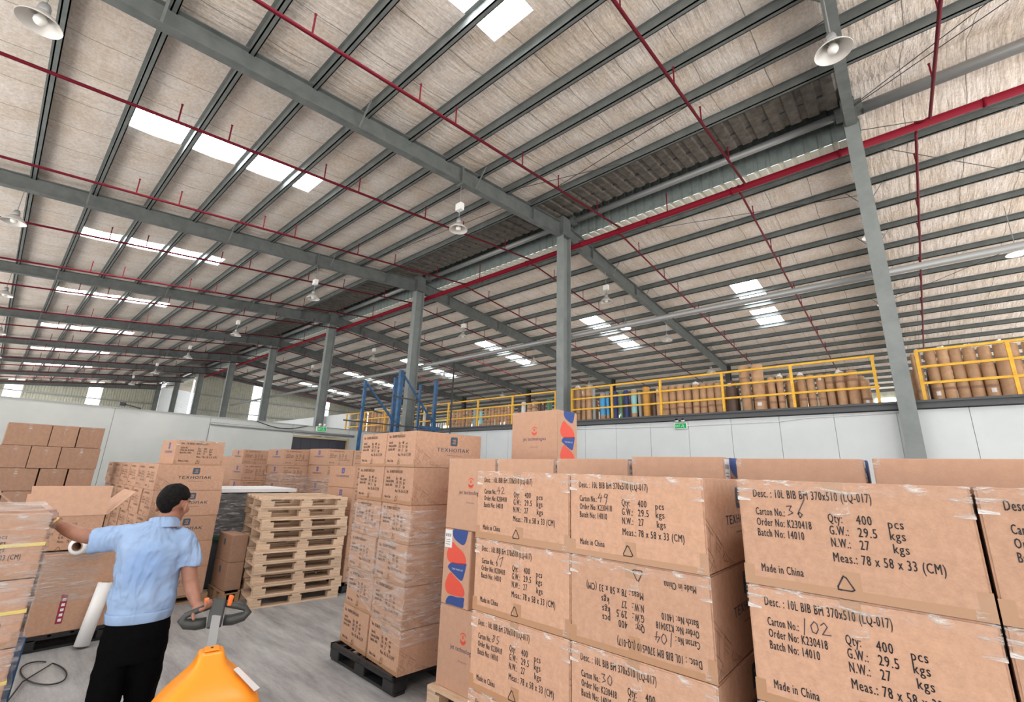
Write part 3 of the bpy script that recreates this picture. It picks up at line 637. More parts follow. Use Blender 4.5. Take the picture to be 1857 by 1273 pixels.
def carton(loc, rz, label, group, num=None, flip=False, near=False, sides=(1, -1), blue=False, front=True, back=False):
    o = link('shipping_carton', ME['carton']); o.location = loc; o.rotation_euler = (0, 0, rz); tag(o, label, 'carton', group)
    if front:
        child('shipping_print', (ME['print_flip'] if flip else ME['print']) if near else ME['print_far'], o, (0, -.0006, 0))
    if near:
        child('packing_tape', random.choice(ME['tapes']), o, (0, 0, 0)); child('clear_tape', ME['clear'], o, (0, -.0006, 0))
    if num: hand_no(num, flip=flip).build('handwritten_number', M['pen'], o).location = (0, -.0004, 0)
    for s in sides:
        x = s * (CW / 2 - .0015); r = R(90) * s
        child('brand_print', ME['tex_blue'] if blue else ME['tex_a'], o, (x, CD / 2, 0), r); 
        if not blue: child('outline_print', ME['tex_b'], o, (x, CD / 2, 0), r)
        child('badge_glyph', ME['badge'], o, (x, CD / 2, 0), r)
    return o
POS = ['topmost', 'second from the top', 'third from the top', 'fourth from the top', 'fifth from the top', 'sixth from the top']

def wood_pallet(loc, rz, L_, D_, H_, label, group, mt='wood', blocks=3):
    """front (local -Y) is L_ long with block faces; planks on top; boards underneath"""
    t = empty('wooden_pallet', loc, rz); tag(t, label, 'pallet', group); k = H_ / .144
    return t
_pal = {}
def pallet_tree(L_, D_, H_, mt, key):
    if key in _pal: return _pal[key]
    t = empty('wooden_pallet'); th = .02; bh = H_ - 4 * th
    for i in range(5):                                   # top deck boards run along local X
        y = -D_ / 2 + .05 + i * (D_ - .1) / 4; MB().box(-L_ / 2, L_ / 2, y - .05, y + .05, H_ - th, H_).build('deck_board', mt, t)
    for x in (-L_ / 2 + .05, 0, L_ / 2 - .05): MB().box(x - .05, x + .05, -D_ / 2, D_ / 2, H_ - 2 * th, H_ - th).build('cross_board', mt, t)
    for x in (-L_ / 2 + .075, 0, L_ / 2 - .075):
        for y in (-D_ / 2 + .05, 0, D_ / 2 - .05): MB().box(x - .072, x + .072, y - .05, y + .05, th, H_ - 2 * th).build('block', mt, t)
    for y in (-D_ / 2 + .05, 0, D_ / 2 - .05): MB().box(-L_ / 2, L_ / 2, y - .05, y + .05, 0, th).build('bottom_board', mt, t)
    _pal[key] = t; t['used'] = 0; return t
def place_pallet(loc, rz, L_, D_, H_, label, group, mt='wood'):
    key = (L_, D_, H_, mt); first = key not in _pal; p = pallet_tree(L_, D_, H_, M[mt], key)
    o = p if first else copy_tree(p)
    if 'used' in o: del o['used']
    o.location = loc; o.rotation_euler = (0, 0, rz); return tag(o, label, 'pallet', group)
def plastic_pallet(loc, rz, L_, D_, label):
    t = empty('plastic_pallet', loc, rz); tag(t, label, 'pallet', 'black plastic pallets'); m_ = M['black_plastic']; H_ = .14
    mb = MB()
    for i in range(12): y = -D_ / 2 + .02 + i * (D_ - .04) / 11; mb.box(-L_ / 2, L_ / 2, y - .014, y + .014, H_ - .018, H_)
    for i in range(9): x = -L_ / 2 + .02 + i * (L_ - .04) / 8; mb.box(x - .014, x + .014, -D_ / 2, D_ / 2, H_ - .02, H_ - .004)
    mb.box(-L_ / 2, L_ / 2, -D_ / 2, -D_ / 2 + .03, H_ - .04, H_ + .002); mb.box(-L_ / 2, L_ / 2, D_ / 2 - .03, D_ / 2, H_ - .04, H_ + .002)
    mb.box(-L_ / 2, -L_ / 2 + .03, -D_ / 2, D_ / 2, H_ - .04, H_ + .002); mb.box(L_ / 2 - .03, L_ / 2, -D_ / 2, D_ / 2, H_ - .04, H_ + .002)
    mb.build('grid_deck', m_, t)
    for x in (-L_ / 2 + .08, 0, L_ / 2 - .08):
        for y in (-D_ / 2 + .07, 0, D_ / 2 - .07): bevel(MB().box(x - .08, x + .08, y - .07, y + .07, .02, H_ - .02).build('foot', m_, t), .01)
    for y in (-D_ / 2 + .07, 0, D_ / 2 - .07): MB().box(-L_ / 2, L_ / 2, y - .05, y + .05, 0, .022).build('runner', m_, t)
    return t
def film(x0, x1, y0, y1, z0, z1, loc, rz, label, mt='film', amp=.006, group='stretch film on pallet loads', seed=0, diag=0, top=False):
    """loose skin of film round a load, slightly wavy"""
    mb = MB(); P = []; cn = [(x0, y0), (x1, y0), (x1, y1), (x0, y1), (x0, y0)]
    for (ax, ay), (bx, by) in zip(cn, cn[1:]):
        n = 14
        for i in range(n): P.append((ax + (bx - ax) * i / n, ay + (by - ay) * i / n))
    P.append(cn[0]); nz = 24; v = []; cxm, cym = (x0 + x1) / 2, (y0 + y1) / 2
    for j in range(nz + 1):
        for i, (x, y) in enumerate(P[:-1]):
            zb_ = z0 + diag * math.sin(PI * ((x - x0) / (x1 - x0) - .5)); z = zb_ + (z1 - zb_) * j / nz
            d = .004 + amp * (1 + mnoise.noise(Vector((x * 5 + seed, y * 5, z * 22)))); l = math.hypot(x - cxm, y - cym)
            v.append((x + (x - cxm) / l * d, y + (y - cym) / l * d, z))
    m_ = len(P) - 1; f = [(j * m_ + i, j * m_ + (i + 1) % m_, (j + 1) * m_ + (i + 1) % m_, (j + 1) * m_ + i) for j in range(nz) for i in range(m_)]
    mb.add(v, f)
    if top: mb.add([(x0, y0, z1 + .004), (x1, y0, z1 + .004), (x1, y1, z1 + .006), (x0, y1, z1 + .004)], [(0, 1, 2, 3)])
    o = mb.build('stretch_film', M[mt], smooth=True); o.location = loc; o.rotation_euler = (0, 0, rz); return tag(o, label, 'film', group)

# --- A: nearest loads, hand-numbered cartons facing the camera
colA = [(-1.4655, ['42', '67', '85', '71', '12'], 'left column of the nearest load'), (-.8855, ['49', '104', '30', '55', '18'], 'second column of the nearest load'),
        (-.19, ['36', '102', '77', '61', '23'], 'third column of the nearest cartons'), (.395, ['39', '99', '82', '44', '27'], 'rightmost column of the nearest cartons')]
for x, nums, where in colA:
    for k, n in enumerate(nums):
        z = .13 + (4 - k) * .33; fl = (n == '104')
        lab = ('brown carton hand-numbered %s, ' % n if n in ('42', '67', '85', '49', '104', '30', '36', '102') else 'brown carton ') + ['topmost', 'second down', 'third down', 'fourth down', 'fifth down'][k] + ' in the ' + where
        if fl: lab = 'brown carton hand-numbered 104 printed upside down, ' + 'second down in its column'
        carton((x, 1.745 + (.004 if k % 2 else 0), z), R([0, .3, -.2, .2, 0][k]), lab, 'nearest hand-numbered cartons', n, fl, True, sides=(1, -1) if k < 4 else ())
for x in (-1.175, .10): place_pallet((x, 2.12, 0), 0, 1.16, .8, .13, 'wooden pallet under the nearest %s cartons' % ('left' if x < 0 else 'right'), 'pallets under loads', 'wood_dark')

# --- B: tall two-wide stack on a black plastic pallet
TR = Matrix.Translation((-3.41, 2.58, 0)) @ Matrix.Rotation(R(-5), 4, 'Z')
def trp(x, y, z): p = TR @ Vector((x, y, z)); return tuple(p)
for k in range(6):
    z = .142 + k * .33
    for s, nm in ((0, 'right'), (1, 'left')):
        w_ = -.27 - s * .555 + (.0 if k < 5 else .0) + [0, .01, -.008, .004, .008, .012][k] * (1 if s else -.3)
        o = carton(trp(w_, [0, .005, -.004, .006, 0, -.006][k], z), R(-5), 'carton %s on the %s of the tall stack on black pallet' % (POS[5 - k], nm), 'cartons of the tall middle stack', near=True, sides=(1, -1))
        o.scale = (.93, 1, 1)
        for ch in list(o.children):
            if ch.name.startswith('clear_tape') or (k < 5 and ch.name.split('.')[0] in ('brand_print', 'badge_glyph')): bpy.data.objects.remove(ch)
plastic_pallet((-3.95, 3.12, 0), R(-1), 1.06, 1.1, 'black plastic pallet under the tall two-wide carton stack')
film(-1.09, .01, 0, .79, .50, 1.42, tuple(trp(0, 0, 0)), R(-5), 'clear stretch film around the middle of the tall two-wide carton stack', 'film', .007, diag=-.14)

# --- C: pale cartons with round logo
JW, JD, JH = .565, .33, .583
ME['jet'] = rounded_box(JW, JD, JH - .003, 'jet_body', M['card_jet'])
fn = lambda u, v: (u - JW / 2, -.0008, v)
mb = MB(); cx_, cy_ = .29, .375
def arc(mb, cx, cy, r0, r1, a0, a1, fn, mi=0, n=12, ex=1):
    p = [];
    for k in range(n + 1):
        t = a0 + (a1 - a0) * k / n; th = math.sin(PI * k / n) ** .6; rr0 = r0 + (r1 - r0) * (1 - th) * .5; rr1 = r1 - (r1 - r0) * (1 - th) * .5
        p.append((fn(cx + math.cos(t) * rr0 * ex, cy + math.sin(t) * rr0), fn(cx + math.cos(t) * rr1 * ex, cy + math.sin(t) * rr1)))
    for (a, b), (c, d) in zip(p, p[1:]): mb.add([a, b, d, c], [(0, 1, 2, 3)], mi)
arc(mb, cx_, cy_, .018, .04, PI * 1.02, PI * 1.98, fn); arc(mb, cx_, cy_ + .004, .032, .042, PI * .1, PI * .9, fn); arc(mb, cx_, cy_ + .014, .0, .014, 0, 2 * PI, fn); arc(mb, cx_, cy_ + .004, .020, .027, PI * 1.0, PI * 2.0, fn)
ME['jet_l1'] = mb.mesh('round_logo', M['jet_red'])
mb = MB(); text(mb, 'jet technologies', .15, .285, .28, .034, fn, bold=.0010); text(mb, 'jet-ap.com', .245, .215, .09, .014, fn)
ME['jet_l2'] = mb.mesh('brand_print', mat('plum_print', (.09, .05, .16), .7))
ME['tape_c'] = MB().add([(JW / 2 - .035, -.0008, JH - .06), (JW / 2, -.0008, JH - .06), (JW / 2, -.0008, JH - .004), (JW / 2 - .035, -.0008, JH - .004), (-JW / 2, -.0008, JH - .06), (-JW / 2 + .03, -.0008, JH - .06), (-JW / 2 + .03, -.0008, JH - .004), (-JW / 2, -.0008, JH - .004)], [(0, 1, 2, 3), (4, 5, 6, 7)]).mesh('clear_tape', M['film_clear'])
# wave panel on the narrow side (local frame: x 0..JD, z 0..JH)
def wave():
    q = lambda pts: [(a * JD - JD / 2, -.0008, (1 - b) * JH) for a, b in pts]
    def smooth(pts, n=4):
        out = []; m_ = len(pts)
        for i in range(m_):
            p0, p1, p2, p3 = pts[i - 1], pts[i], pts[(i + 1) % m_], pts[(i + 2) % m_]
            for k in range(n):
                t = k / n; out.append(tuple(.5 * ((2 * p1[j]) + (-p0[j] + p2[j]) * t + (2 * p0[j] - 5 * p1[j] + 4 * p2[j] - p3[j]) * t * t + (-p0[j] + 3 * p1[j] - 3 * p2[j] + p3[j]) * t ** 3) for j in (0, 1)))
        return out
    def fan(mb, pts):
        # ear-safe: blobs are convex enough to fan from their centre
        cx_ = sum(p[0] for p in pts) / len(pts); cy_ = sum(p[1] for p in pts) / len(pts); pp = q([(cx_, cy_)] + pts)
        mb.add(pp, [(0, k + 1, (k + 1) % len(pts) + 1)[::-1] for k in range(len(pts))])
    red = MB(); blue = MB(); white = MB()
    def redblob(b): fan(red, smooth([(.30, b + .0), (.50, b + .05), (.72, b + .11), (.84, b + .19), (.84, b + .25), (.70, b + .275), (.40, b + .28), (.22, b + .265), (.13, b + .19), (.17, b + .10)]))
    def blueblob(b): fan(blue, smooth([(.20, b + .07), (.32, b + .015), (.55, b + .005), (.85, b - .01), (.86, b + .03), (.80, b + .15), (.74, b + .215), (.62, b + .205), (.40, b + .15), (.24, b + .105)]))
    redblob(.18); redblob(.585); blueblob(.44)
    fan(blue, smooth([(.33, .01), (.5, .005), (.85, .005), (.86, .05), (.80, .16), (.70, .20), (.50, .165), (.36, .12), (.30, .06)]))
    fan(blue, smooth([(.22, .93), (.34, .88), (.6, .875), (.84, .86), (.84, .92), (.82, .985), (.60, .99), (.35, .99), (.20, .99)]))
    text(white, 'THIS WAY UP', .35 * JD - JD / 2, (1 - .54) * JH, .40 * JD, .014, lambda u, v: (u, -.0012, v))
    return red, blue, white
r_, b_, w_ = wave(); ME['wave_r'] = r_.mesh('coral_wave', M['jet_red']); ME['wave_b'] = b_.mesh('navy_wave', M['jet_blue']); ME['wave_w'] = w_.mesh('arrow_text', M['paper'])
mb = MB(); mb.add([(-.155, -.0014, .43), (-.065, -.0014, .43), (-.065, -.0014, .57), (-.155, -.0014, .57)], [(0, 1, 2, 3)])
for k in range(7): mb.add([(-.145 + k * .0095, -.0018, .515), (-.145 + k * .0095 + (.004 if k % 3 else .006), -.0018, .515), (-.145 + k * .0095 + (.004 if k % 3 else .006), -.0018, .54), (-.145 + k * .0095, -.0018, .54)], [(0, 1, 2, 3)], 1)
for k in range(3): mb.add([(-.145, -.0018, .49 - k * .018), (-.09, -.0018, .49 - k * .018), (-.09, -.0018, .494 - k * .018), (-.145, -.0018, .494 - k * .018)], [(0, 1, 2, 3)], 1)
ME['jet_label'] = mb.mesh('barcode_label', [M['paper'], M['print_far']])
def jet(loc, rz, label, group, h=1.0):
    o = link('logo_carton', ME['jet']); o.location = loc; o.rotation_euler = (0, 0, rz); o.scale = (1, 1, h); tag(o, label, 'carton', group)
    for nm, k in (('round_logo', 'jet_l1'), ('brand_print', 'jet_l2'), ('clear_tape', 'tape_c')): child(nm, ME[k], o)
    for s in (1, -1):
        for nm, k in (('coral_wave', 'wave_r'), ('navy_wave', 'wave_b'), ('arrow_text', 'wave_w'), ('barcode_label', 'jet_label')):
            child(nm, ME[k], o, (s * (JW / 2), JD / 2, 0), R(90) * s)
    return o
yJ = 2.76; xs_ = [-2.866, -2.28, -1.69, -1.10, -.47, .13, .73]
NMJ = ['leftmost, beside the tall stack', 'second from the left', 'third from the left', 'fourth from the left', 'fifth from the left', 'sixth from the left', 'rightmost']
for i, x in enumerate(xs_):
    for k in range(3):
        z = .13 + k * JH + [0, .0, .005, .02, .012, .015, .015][i] * (k / 2); lab = 'pale logo carton %s in the row behind, %s' % (['at the bottom', 'in the middle layer', 'on top'][k], NMJ[i])
        if i == 0 and k == 1:
            # turned a quarter: narrow wave side faces the camera
            o = jet((-3.150, yJ + JW / 2, z), R(-90), 'pale carton showing its coral and navy waves, middle layer beside the tall stack', 'pale logo cartons behind the nearest row')
            continue
        jet((x, yJ, z), R(random.uniform(-.5, .5)), lab, 'pale logo cartons behind the nearest row')
for k, x in enumerate((-2.6, -1.35, -.05)): place_pallet((x, 3.1, 0), 0, 1.15, .8, .13, 'wooden pallet under the pale logo cartons, %s' % ('left end', 'middle', 'right end')[k], 'pallets under loads', 'wood')
for k in range(4): jet((-2.755, 3.47, .13 + .558 * k), R(0), 'pale logo carton standing alone above the row' if k == 3 else 'pale logo carton in the hidden support stack, %s from the floor' % ORD[k], 'single tall stack of logo cartons', .957)
for ch in list([o for o in C.objects if o.get('label') == 'pale logo carton standing alone above the row'][0].children):
    if ch.name.startswith('barcode'): bpy.data.objects.remove(ch)
place_pallet((-2.755, 3.75, 0), 0, .7, .6, .13, 'wooden pallet below the lone logo carton stack', 'pallets under loads', 'wood')

# --- D: stack of bare wooden pallets
for k in range(10):
    place_pallet((-7.08 + .02 * math.sin(k * 2.1), 3.24 + .02 * math.sin(k * 1.3), k * .134), R(81 + [0, .6, -.5, 1, -.7, .3, .8, -.4, -1.8, -.8][k]), 1.13, 1.15, .131, 'bare wooden pallet, %s of the pallet stack' % (ORD[9 - k] + ' from the top'), 'stack of bare wooden pallets')

# --- E: rear brand-printed stack behind the worker, cartons three wide
for k in range(5):
    for j in range(6):
        carton((-7.69 - j * .60, 1.53 + .01 * math.sin(k * 3 + j), .10 + k * .326), R(.5 * math.sin(k + j)), 'brand-printed carton %s, %s back, in the stack behind the worker' % (POS[4 - k], ORD[j]), 'brand-printed stack behind the worker', sides=(1,) if j == 0 else ())
o = carton((-7.42, 1.96, 1.732), R(90), 'single carton lying on top of the stack behind the worker', 'brand-printed stack behind the worker', near=True, sides=(-1,), blue=True)
for k in range(3): jet((-9.3, 2.72, .14 + k * .585), R(90), 'pale logo carton behind the brand-printed stack, %s from the floor' % ORD[k], 'logo cartons behind the rear stack')
for k in range(3): jet((-10.3, 2.72, .14 + k * .585), R(90), 'pale logo carton at the back, left of the other, %s from the floor' % ORD[k], 'logo cartons behind the rear stack')
place_pallet((-9.9, 2.72, 0), 0, 1.3, .7, .138, 'wooden pallet under the logo cartons at the back', 'pallets under loads', 'wood_dark')
place_pallet((-7.87, 1.92, 0), R(90), .9, .94, .098, 'wooden pallet under the stack behind the worker', 'pallets under loads', 'wood_dark')
place_pallet((-10.65, 1.92, 0), R(90), .9, 1.6, .098, 'wooden pallet at the far end under the stack behind the worker', 'pallets under loads', 'wood_dark')
place_pallet((-9.1, 1.92, 0), R(90), .9, 1.3, .098, 'wooden pallet deep under the stack behind the worker', 'pallets under loads', 'wood_dark')

# --- F: plain carton wall at the far left
ME['plain48'] = rounded_box(.318, .478, .325, 'plain', M['card_dark'])
rows = [(0, [(.145, .48, 'l'), (.625, .31, 's'), (.94, .31, 's')]), (1, [(-.2, .32, 's'), (.13, .33, 's'), (.46, .33, 's'), (.79, .47, 'l')]), (2, [(-.40, .48, 's'), (.13, .48, 'l'), (.62, .31, 's'), (.94, .31, 's')]),
        (3, [(-.2, .48, 'l'), (.3, .31, 's'), (.62, .31, 's'), (.94, .31, 's')]), (4, [(-.2, .48, 'l'), (.3, .48, 'l'), (.8, .46, 'l')]), (5, [(-.2, .48, 'l'), (.3, .48, 'l'), (.8, .46, 'l')])]
for k, row in rows:
    for n, (y, w_, t) in enumerate(row):
        mb = MB().box(-.5, 0, 0, w_ - .008, 0, .326); o = bevel(mb.build('plain_carton', M['card_dark']), .006); o.location = (-10.1 - .01 * math.sin(n * 5 + k), y, 2.27 - .33 * (k + 1))
        tag(o, 'plain brown carton of the far left pile, %s row down, %s from left' % (ORD[k], ORD[n]), 'carton', 'plain cartons of the far left pile')
        mb = MB().add([(.001, (w_ / 2 - .02), .2), (.001, (w_ / 2 + .02), .2), (.001, (w_ / 2 + .02), .32), (.001, (w_ / 2 - .02), .32)], [(0, 1, 2, 3)]); mb.build('clear_tape', M['film_clear'], o)
for k in (0, 1): place_pallet((-10.6, .6, .0 + k * .145), R(90), 1.4, 1.0, .144, 'old wooden pallet under the far left pile, %s' % ('lower', 'upper')[k], 'pallets under loads', 'wood_dark')

# --- G: wrapped and strapped load at the left edge
for k in range(4):
    z = .14 + k * .335
    o = carton((-3.72, .04, z), R(90), 'film-wrapped carton with yellow strap at the left edge, %s' % POS[3 - k], 'strapped cartons at the left edge', near=True, sides=())
    s_ = MB().box(-.292, .292, -.004, .79, .16, .178).build('yellow_strap', M['strap'], o)
    o = carton((-3.72, -.56, z), R(90), 'film-wrapped carton left of the strapped column, %s' % POS[3 - k], 'strapped cartons at the left edge', near=True, sides=())
plastic_pallet((-4.15, -.25, 0), R(90), 1.3, .9, 'black plastic pallet under the strapped load at the left edge')
film(-.88, .3, 0, .79, .2, 1.482, (-3.72, .04, 0), R(90), 'stretch film around the strapped load at the left edge', 'film', .01, seed=3, top=True)

# --- H: film-wrapped load behind the worker, open carton on top
mb = MB().box(-.55, 0, 0, .72, 0, .715); o = bevel(mb.build('big_carton', M['card']), .008); o.location = (-6.5, .60, .14); tag(o, 'large carton under film beside the standing film roll', 'carton')
mb = MB(); 
for yy in (.20, .66): mb.add([(.001, yy, .08), (.001, yy + .05, .08), (.001, yy + .05, .34), (.001, yy, .34)], [(0, 1, 2, 3)])
mb.build('maroon_label', M['maroon'], o)
mb = MB()
for yy in (.205, .665): 
    for k in range(5): mb.add([(.002, yy + .01, .1 + k * .045), (.002, yy + .035, .1 + k * .045), (.002, yy + .035, .125 + k * .045), (.002, yy + .01, .125 + k * .045)], [(0, 1, 2, 3)])
mb.build('label_print', M['paper'], o)
mb = MB().box(-.55, 0, 0, .5, 0, .70); o = bevel(mb.build('big_carton', M['card']), .008); o.location = (-6.52, .0, .14); tag(o, 'large carton under film, left of the dark corner strip', 'carton')
MB().box(0, .012, .0, .07, 0, .70).build('corner_strip', M['steel_dark'], o).location = (0, .48, 0)
plastic_pallet((-6.92, .62, 0), R(90), 1.35, .85, 'black plastic pallet under the film-wrapped load behind the worker')
film(0, 1.33, 0, .56, .42, .862, (-6.51, 0, 0), R(90), 'crumpled stretch film around the low load behind the worker', 'film_thick', .012, seed=9, top=True)
# open carton
t = empty('open_carton', (-6.62, .42, .872)); tag(t, 'open carton with raised flaps on the film-wrapped load behind the worker', 'carton')
for nm, v in (('front_wall', (-.008, 0, 0, .58, 0, .33)), ('rear_wall', (-.78, -.772, 0, .58, 0, .33)), ('left_wall', (-.78, 0, 0, .008, 0, .33)), ('right_wall', (-.78, 0, .572, .58, 0, .33)), ('base', (-.78, 0, 0, .58, 0, .006))):
    x0, x1, y0, y1, z0, z1 = v; MB().box(x0, x1, y0, y1, z0, z1).build(nm, M['card'], t)
def slab4(p, th=.005):
    a, b, c, d = map(Vector, p); n = (b - a).cross(d - a).normalized() * th; v = [a, b, c, d, a + n, b + n, c + n, d + n]
    return MB().add(v, [(3, 2, 1, 0), (4, 5, 6, 7), (0, 1, 5, 4), (1, 2, 6, 5), (2, 3, 7, 6), (3, 0, 4, 7)])
slab4([(0, 0, .33), (0, .58, .33), (-.12, .60, .62), (-.12, -.03, .62)]).build('front_flap', M['card_jet'], t)
slab4([(0, .58, .33), (-.78, .58, .33), (-.72, .80, .56), (-.06, .80, .56)]).build('right_flap', M['card_jet'], t)
slab4([(-.78, 0, .33), (0, 0, .33), (-.06, -.24, .56), (-.72, -.24, .56)]).build('left_flap', M['card_jet'], t)
slab4([(-.78, .58, .33), (-.78, 0, .33), (-.95, 0, .5), (-.95, .58, .5)]).build('rear_flap', M['card_jet'], t)
p_ = child('shipping_print', ME['print_far'], t, (.0006, .29, -.02), R(90)); p_.scale = (1, 1, .95)
# rolls of stretch film
def film_roll(a, b, r, label):
    a = Vector(a); b = Vector(b); d = (b - a); o = empty('film_roll', a); tag(o, label, 'roll', 'rolls of white stretch film'); o.rotation_euler = d.to_track_quat('Z', 'Y').to_euler(); ln = d.length
    MB().lathe([(r * .55, 0), (r, 0), (r, ln), (r * .55, ln), (r * .55, 0)], 28, cap=False).build('film_body', M['white'], o, True)
    MB().lathe([(r * .5, -.01), (r * .56, -.01), (r * .56, ln + .01), (r * .5, ln + .01), (r * .5, -.01)], 24, cap=False).build('cardboard_core', M['card_dark'], o, True)
    MB().lathe([(.001, ln * .5), (r * .5, ln * .5)], 20).build('core_inside', M['steel_dark'], o)
    return o
film_roll((-6.36, 1.02, .02), (-6.42, 1.10, .56), .06, 'upright roll of white stretch film leaning against the low wrapped load')
film_roll((-6.30, .795, .945), (-6.58, 1.02, .95), .078, 'roll of white stretch film lying on the low wrapped load')

# --- I: two cartons on a small wooden pallet, grey wrapped load behind
for k in range(2):
    o = bevel(MB().box(-.26, .26, 0, .20, 0, .342).build('small_carton', M['card_dark']), .006); o.location = (-7.36, 2.45, .142 + k * .345); tag(o, 'small carton at the left foot of the pallet stack, %s of two' % ('lower', 'upper')[k], 'carton', 'two cartons left of the pallet stack')
    MB().add([(-.03, -.001, .2), (.03, -.001, .2), (.03, -.001, .28), (-.03, -.001, .28)], [(0, 1, 2, 3)]).build('badge_print', M['logo'], o)
place_pallet((-7.36, 2.54, 0), R(0), .58, .21, .14, 'small wooden pallet under the two cartons left of the pallet stack', 'pallets under loads', 'wood_dark')
o = bevel(MB().box(-1.0, 0, 0, 1.12, 0, 1.34).build('wrapped_block', mat('grey_goods', (.07, .075, .08), .5)), .05, 3); o.location = (-8.0, 2.42, 0); tag(o, 'grey film-wrapped goods behind the two cartons and the bare pallets', 'goods')
_g = film(0, 1.12, 0, 1.0, .7, 1.34, (0, 0, 0), R(90), 'x', 'film', .02, seed=21)
for _k in ('label', 'category', 'group'): del _g[_k]
_g.parent = o; _g['label'] = 'glossy wrinkled film'
MB().box(-1.06, .06, -.06, 1.18, 1.34, 1.39).build('white_top_sheet', M['paper'], o)
MB().box(-1.02, .02, -.02, 1.14, .66, .72).build('green_base_band', mat('green_band', (.02, .09, .04), .5), o)

# --- J: rear stacks, blue-printed logo side towards the camera
def blue_stack(cx0, cy0, n, z0, nm, k0=0, rz=90, wide=1):
    for k in range(k0, n):
        for w_ in range(wide):
            p = (cx0 - .0, cy0 + .29 + w_ * .585, z0 + k * .33)
            carton(p, R(rz + .8 * math.sin(k * 2.2 + cx0)), 'blue-logo carton, %s, %s%s' % (POS[n - 1 - k] if n - 1 - k < 6 else 'low down', nm, ('', ', right half', ', far right')[w_]), 'blue-logo cartons of the rear stacks', sides=(-1,), blue=True)
blue_stack(-6.56, 3.83, 5, .14, 'stack right behind the bare pallets', wide=2)
plastic_pallet((-6.95, 4.42, 0), R(90), 1.2, .84, 'black plastic pallet under the stack right behind the bare pallets')
blue_stack(-9.0, 4.6, 6, .14, 'wide rear stack', wide=3)
blue_stack(-9.8, 4.07, 6, .11, 'narrow rear stack between the others')
blue_stack(-11.7, 3.95, 6, .11, 'rear stack farthest left')
blue_stack(-10.6, 3.62, 5, .11, 'lower rear stack with a logo')
for k in range(6):
    for j in range(2):
        carton((-10.1 - j * .585, 4.75, .14 + k * .33), 0, 'rear carton with printed text side, %s, %s' % (POS[5 - k], ('right', 'left')[j]), 'text-side cartons of the rear stacks', sides=())
for _x, _y, _l, _d, _h, _n in ((-9.4, 5.48, 1.76, .78, .138, 'the wide rear stack'), (-10.2, 4.36, .58, .78, .108, 'the narrow rear stack'), (-12.1, 4.24, .58, .78, .108, 'the rear stack farthest left'), (-11.0, 3.91, .58, .78, .108, 'the lower rear stack'), (-10.4, 5.14, .78, 1.15, .138, 'the text-side rear cartons')):
    place_pallet((_x, _y, 0), R(90), _l, _d, _h, 'wooden pallet under %s' % _n, 'pallets under loads', 'wood_dark')
film(0, .6, 0, .8, 1.0, 1.6, (-9.8, 4.07, 0), R(90), 'loose film hanging on the narrow rear stack', 'film', .03, seed=33)
film(0, 1.7, 0, .8, 1.0, 1.55, (-9.0, 4.6, 0), R(90), 'loose film hanging on the wide rear stack', 'film', .03, seed=35)
# ------------------------------------------------------------------ person: local frame a (towards the right of the back), b (away), z
H_ = Vector((-.972, .235, 0)).normalized(); R_ = Vector((.235, .972, 0)).normalized()
def W_(a, b, z): return H_ * (3.7 + b) + R_ * a + Vector((0, 0, z))
ORG = W_(-.05, 0, 0)
def Lc(a, b, z): return W_(a, b, z) - ORG
def loft(mb, path, n=20, cap=True):
    """path: list of (centre(a,b,z), ra, rb, axis) ; section is an ellipse square to the path, ra across, rb in depth"""
    P = [Lc(*p[0]) for p in path]; rings = []
    for i, p in enumerate(path):
        d = (P[min(i + 1, len(P) - 1)] - P[max(i - 1, 0)]).normalized()
        v = H_ - d * H_.dot(d)
        if v.length < .3: v = Vector((0, 0, 1)) - d * d.z
        v.normalize(); u = d.cross(v).normalized()
        rings.append([P[i] + u * math.cos(2 * PI * k / n) * p[1] + v * math.sin(2 * PI * k / n) * p[2] for k in range(n)])
    mb.ring(rings, cap=cap); return mb
def remesh(o, vox, sm=6):
    r = o.modifiers.new('union', 'REMESH'); r.mode = 'VOXEL'; r.voxel_size = vox; r.use_smooth_shade = True
    if sm: s_ = o.modifiers.new('smooth', 'SMOOTH'); s_.iterations = sm; s_.factor = .5
    return o
def ellipsoid(mb, c, r, n=20, m_=14, rot=None):
    rings = []
    for j in range(m_ + 1):
        t = -PI / 2 + PI * j / m_; q = []
        for k in range(n):
            a = 2 * PI * k / n; v = Vector((math.cos(t) * math.cos(a) * r[0], math.cos(t) * math.sin(a) * r[1], math.sin(t) * r[2]))
            if j in (0, m_): v = Vector((math.cos(a) * 1e-4, math.sin(a) * 1e-4, math.sin(t) * r[2]))
            if rot: v = rot @ v
            q.append(c + v)
        rings.append(q)
    return mb.ring(rings)
person = empty('person', ORG); tag(person, 'worker in pale blue shirt and black trousers seen from behind, holding the truck handle', 'person')
# head frame: faces away and turned to his right
fh_dir = (H_ * .84 + R_ * .54).normalized(); fr_dir = fh_dir.cross(Vector((0, 0, 1))).normalized(); fr_dir = fr_dir if fr_dir.dot(R_) > 0 or True else -fr_dir
tilt = Matrix.Rotation(R(-8), 3, fr_dir)
HB = Matrix((fr_dir, fh_dir, Vector((0, 0, 1)))).transposed(); HB = tilt @ HB      # columns: right, front, up
HC_ = Lc(-.008, .012, 1.515)
def hd(x, y, z): return HC_ + HB @ Vector((x, y, z))
mb = MB()
ellipsoid(mb, hd(0, -.01, .025), (.076, .096, .092), rot=HB); ellipsoid(mb, hd(0, .028, -.035), (.060, .066, .078), rot=HB)     # skull, face and jaw
ellipsoid(mb, hd(0, .085, -.085), (.026, .020, .020), rot=HB); ellipsoid(mb, hd(0, .100, -.018), (.013, .020, .030), rot=HB)     # chin, nose
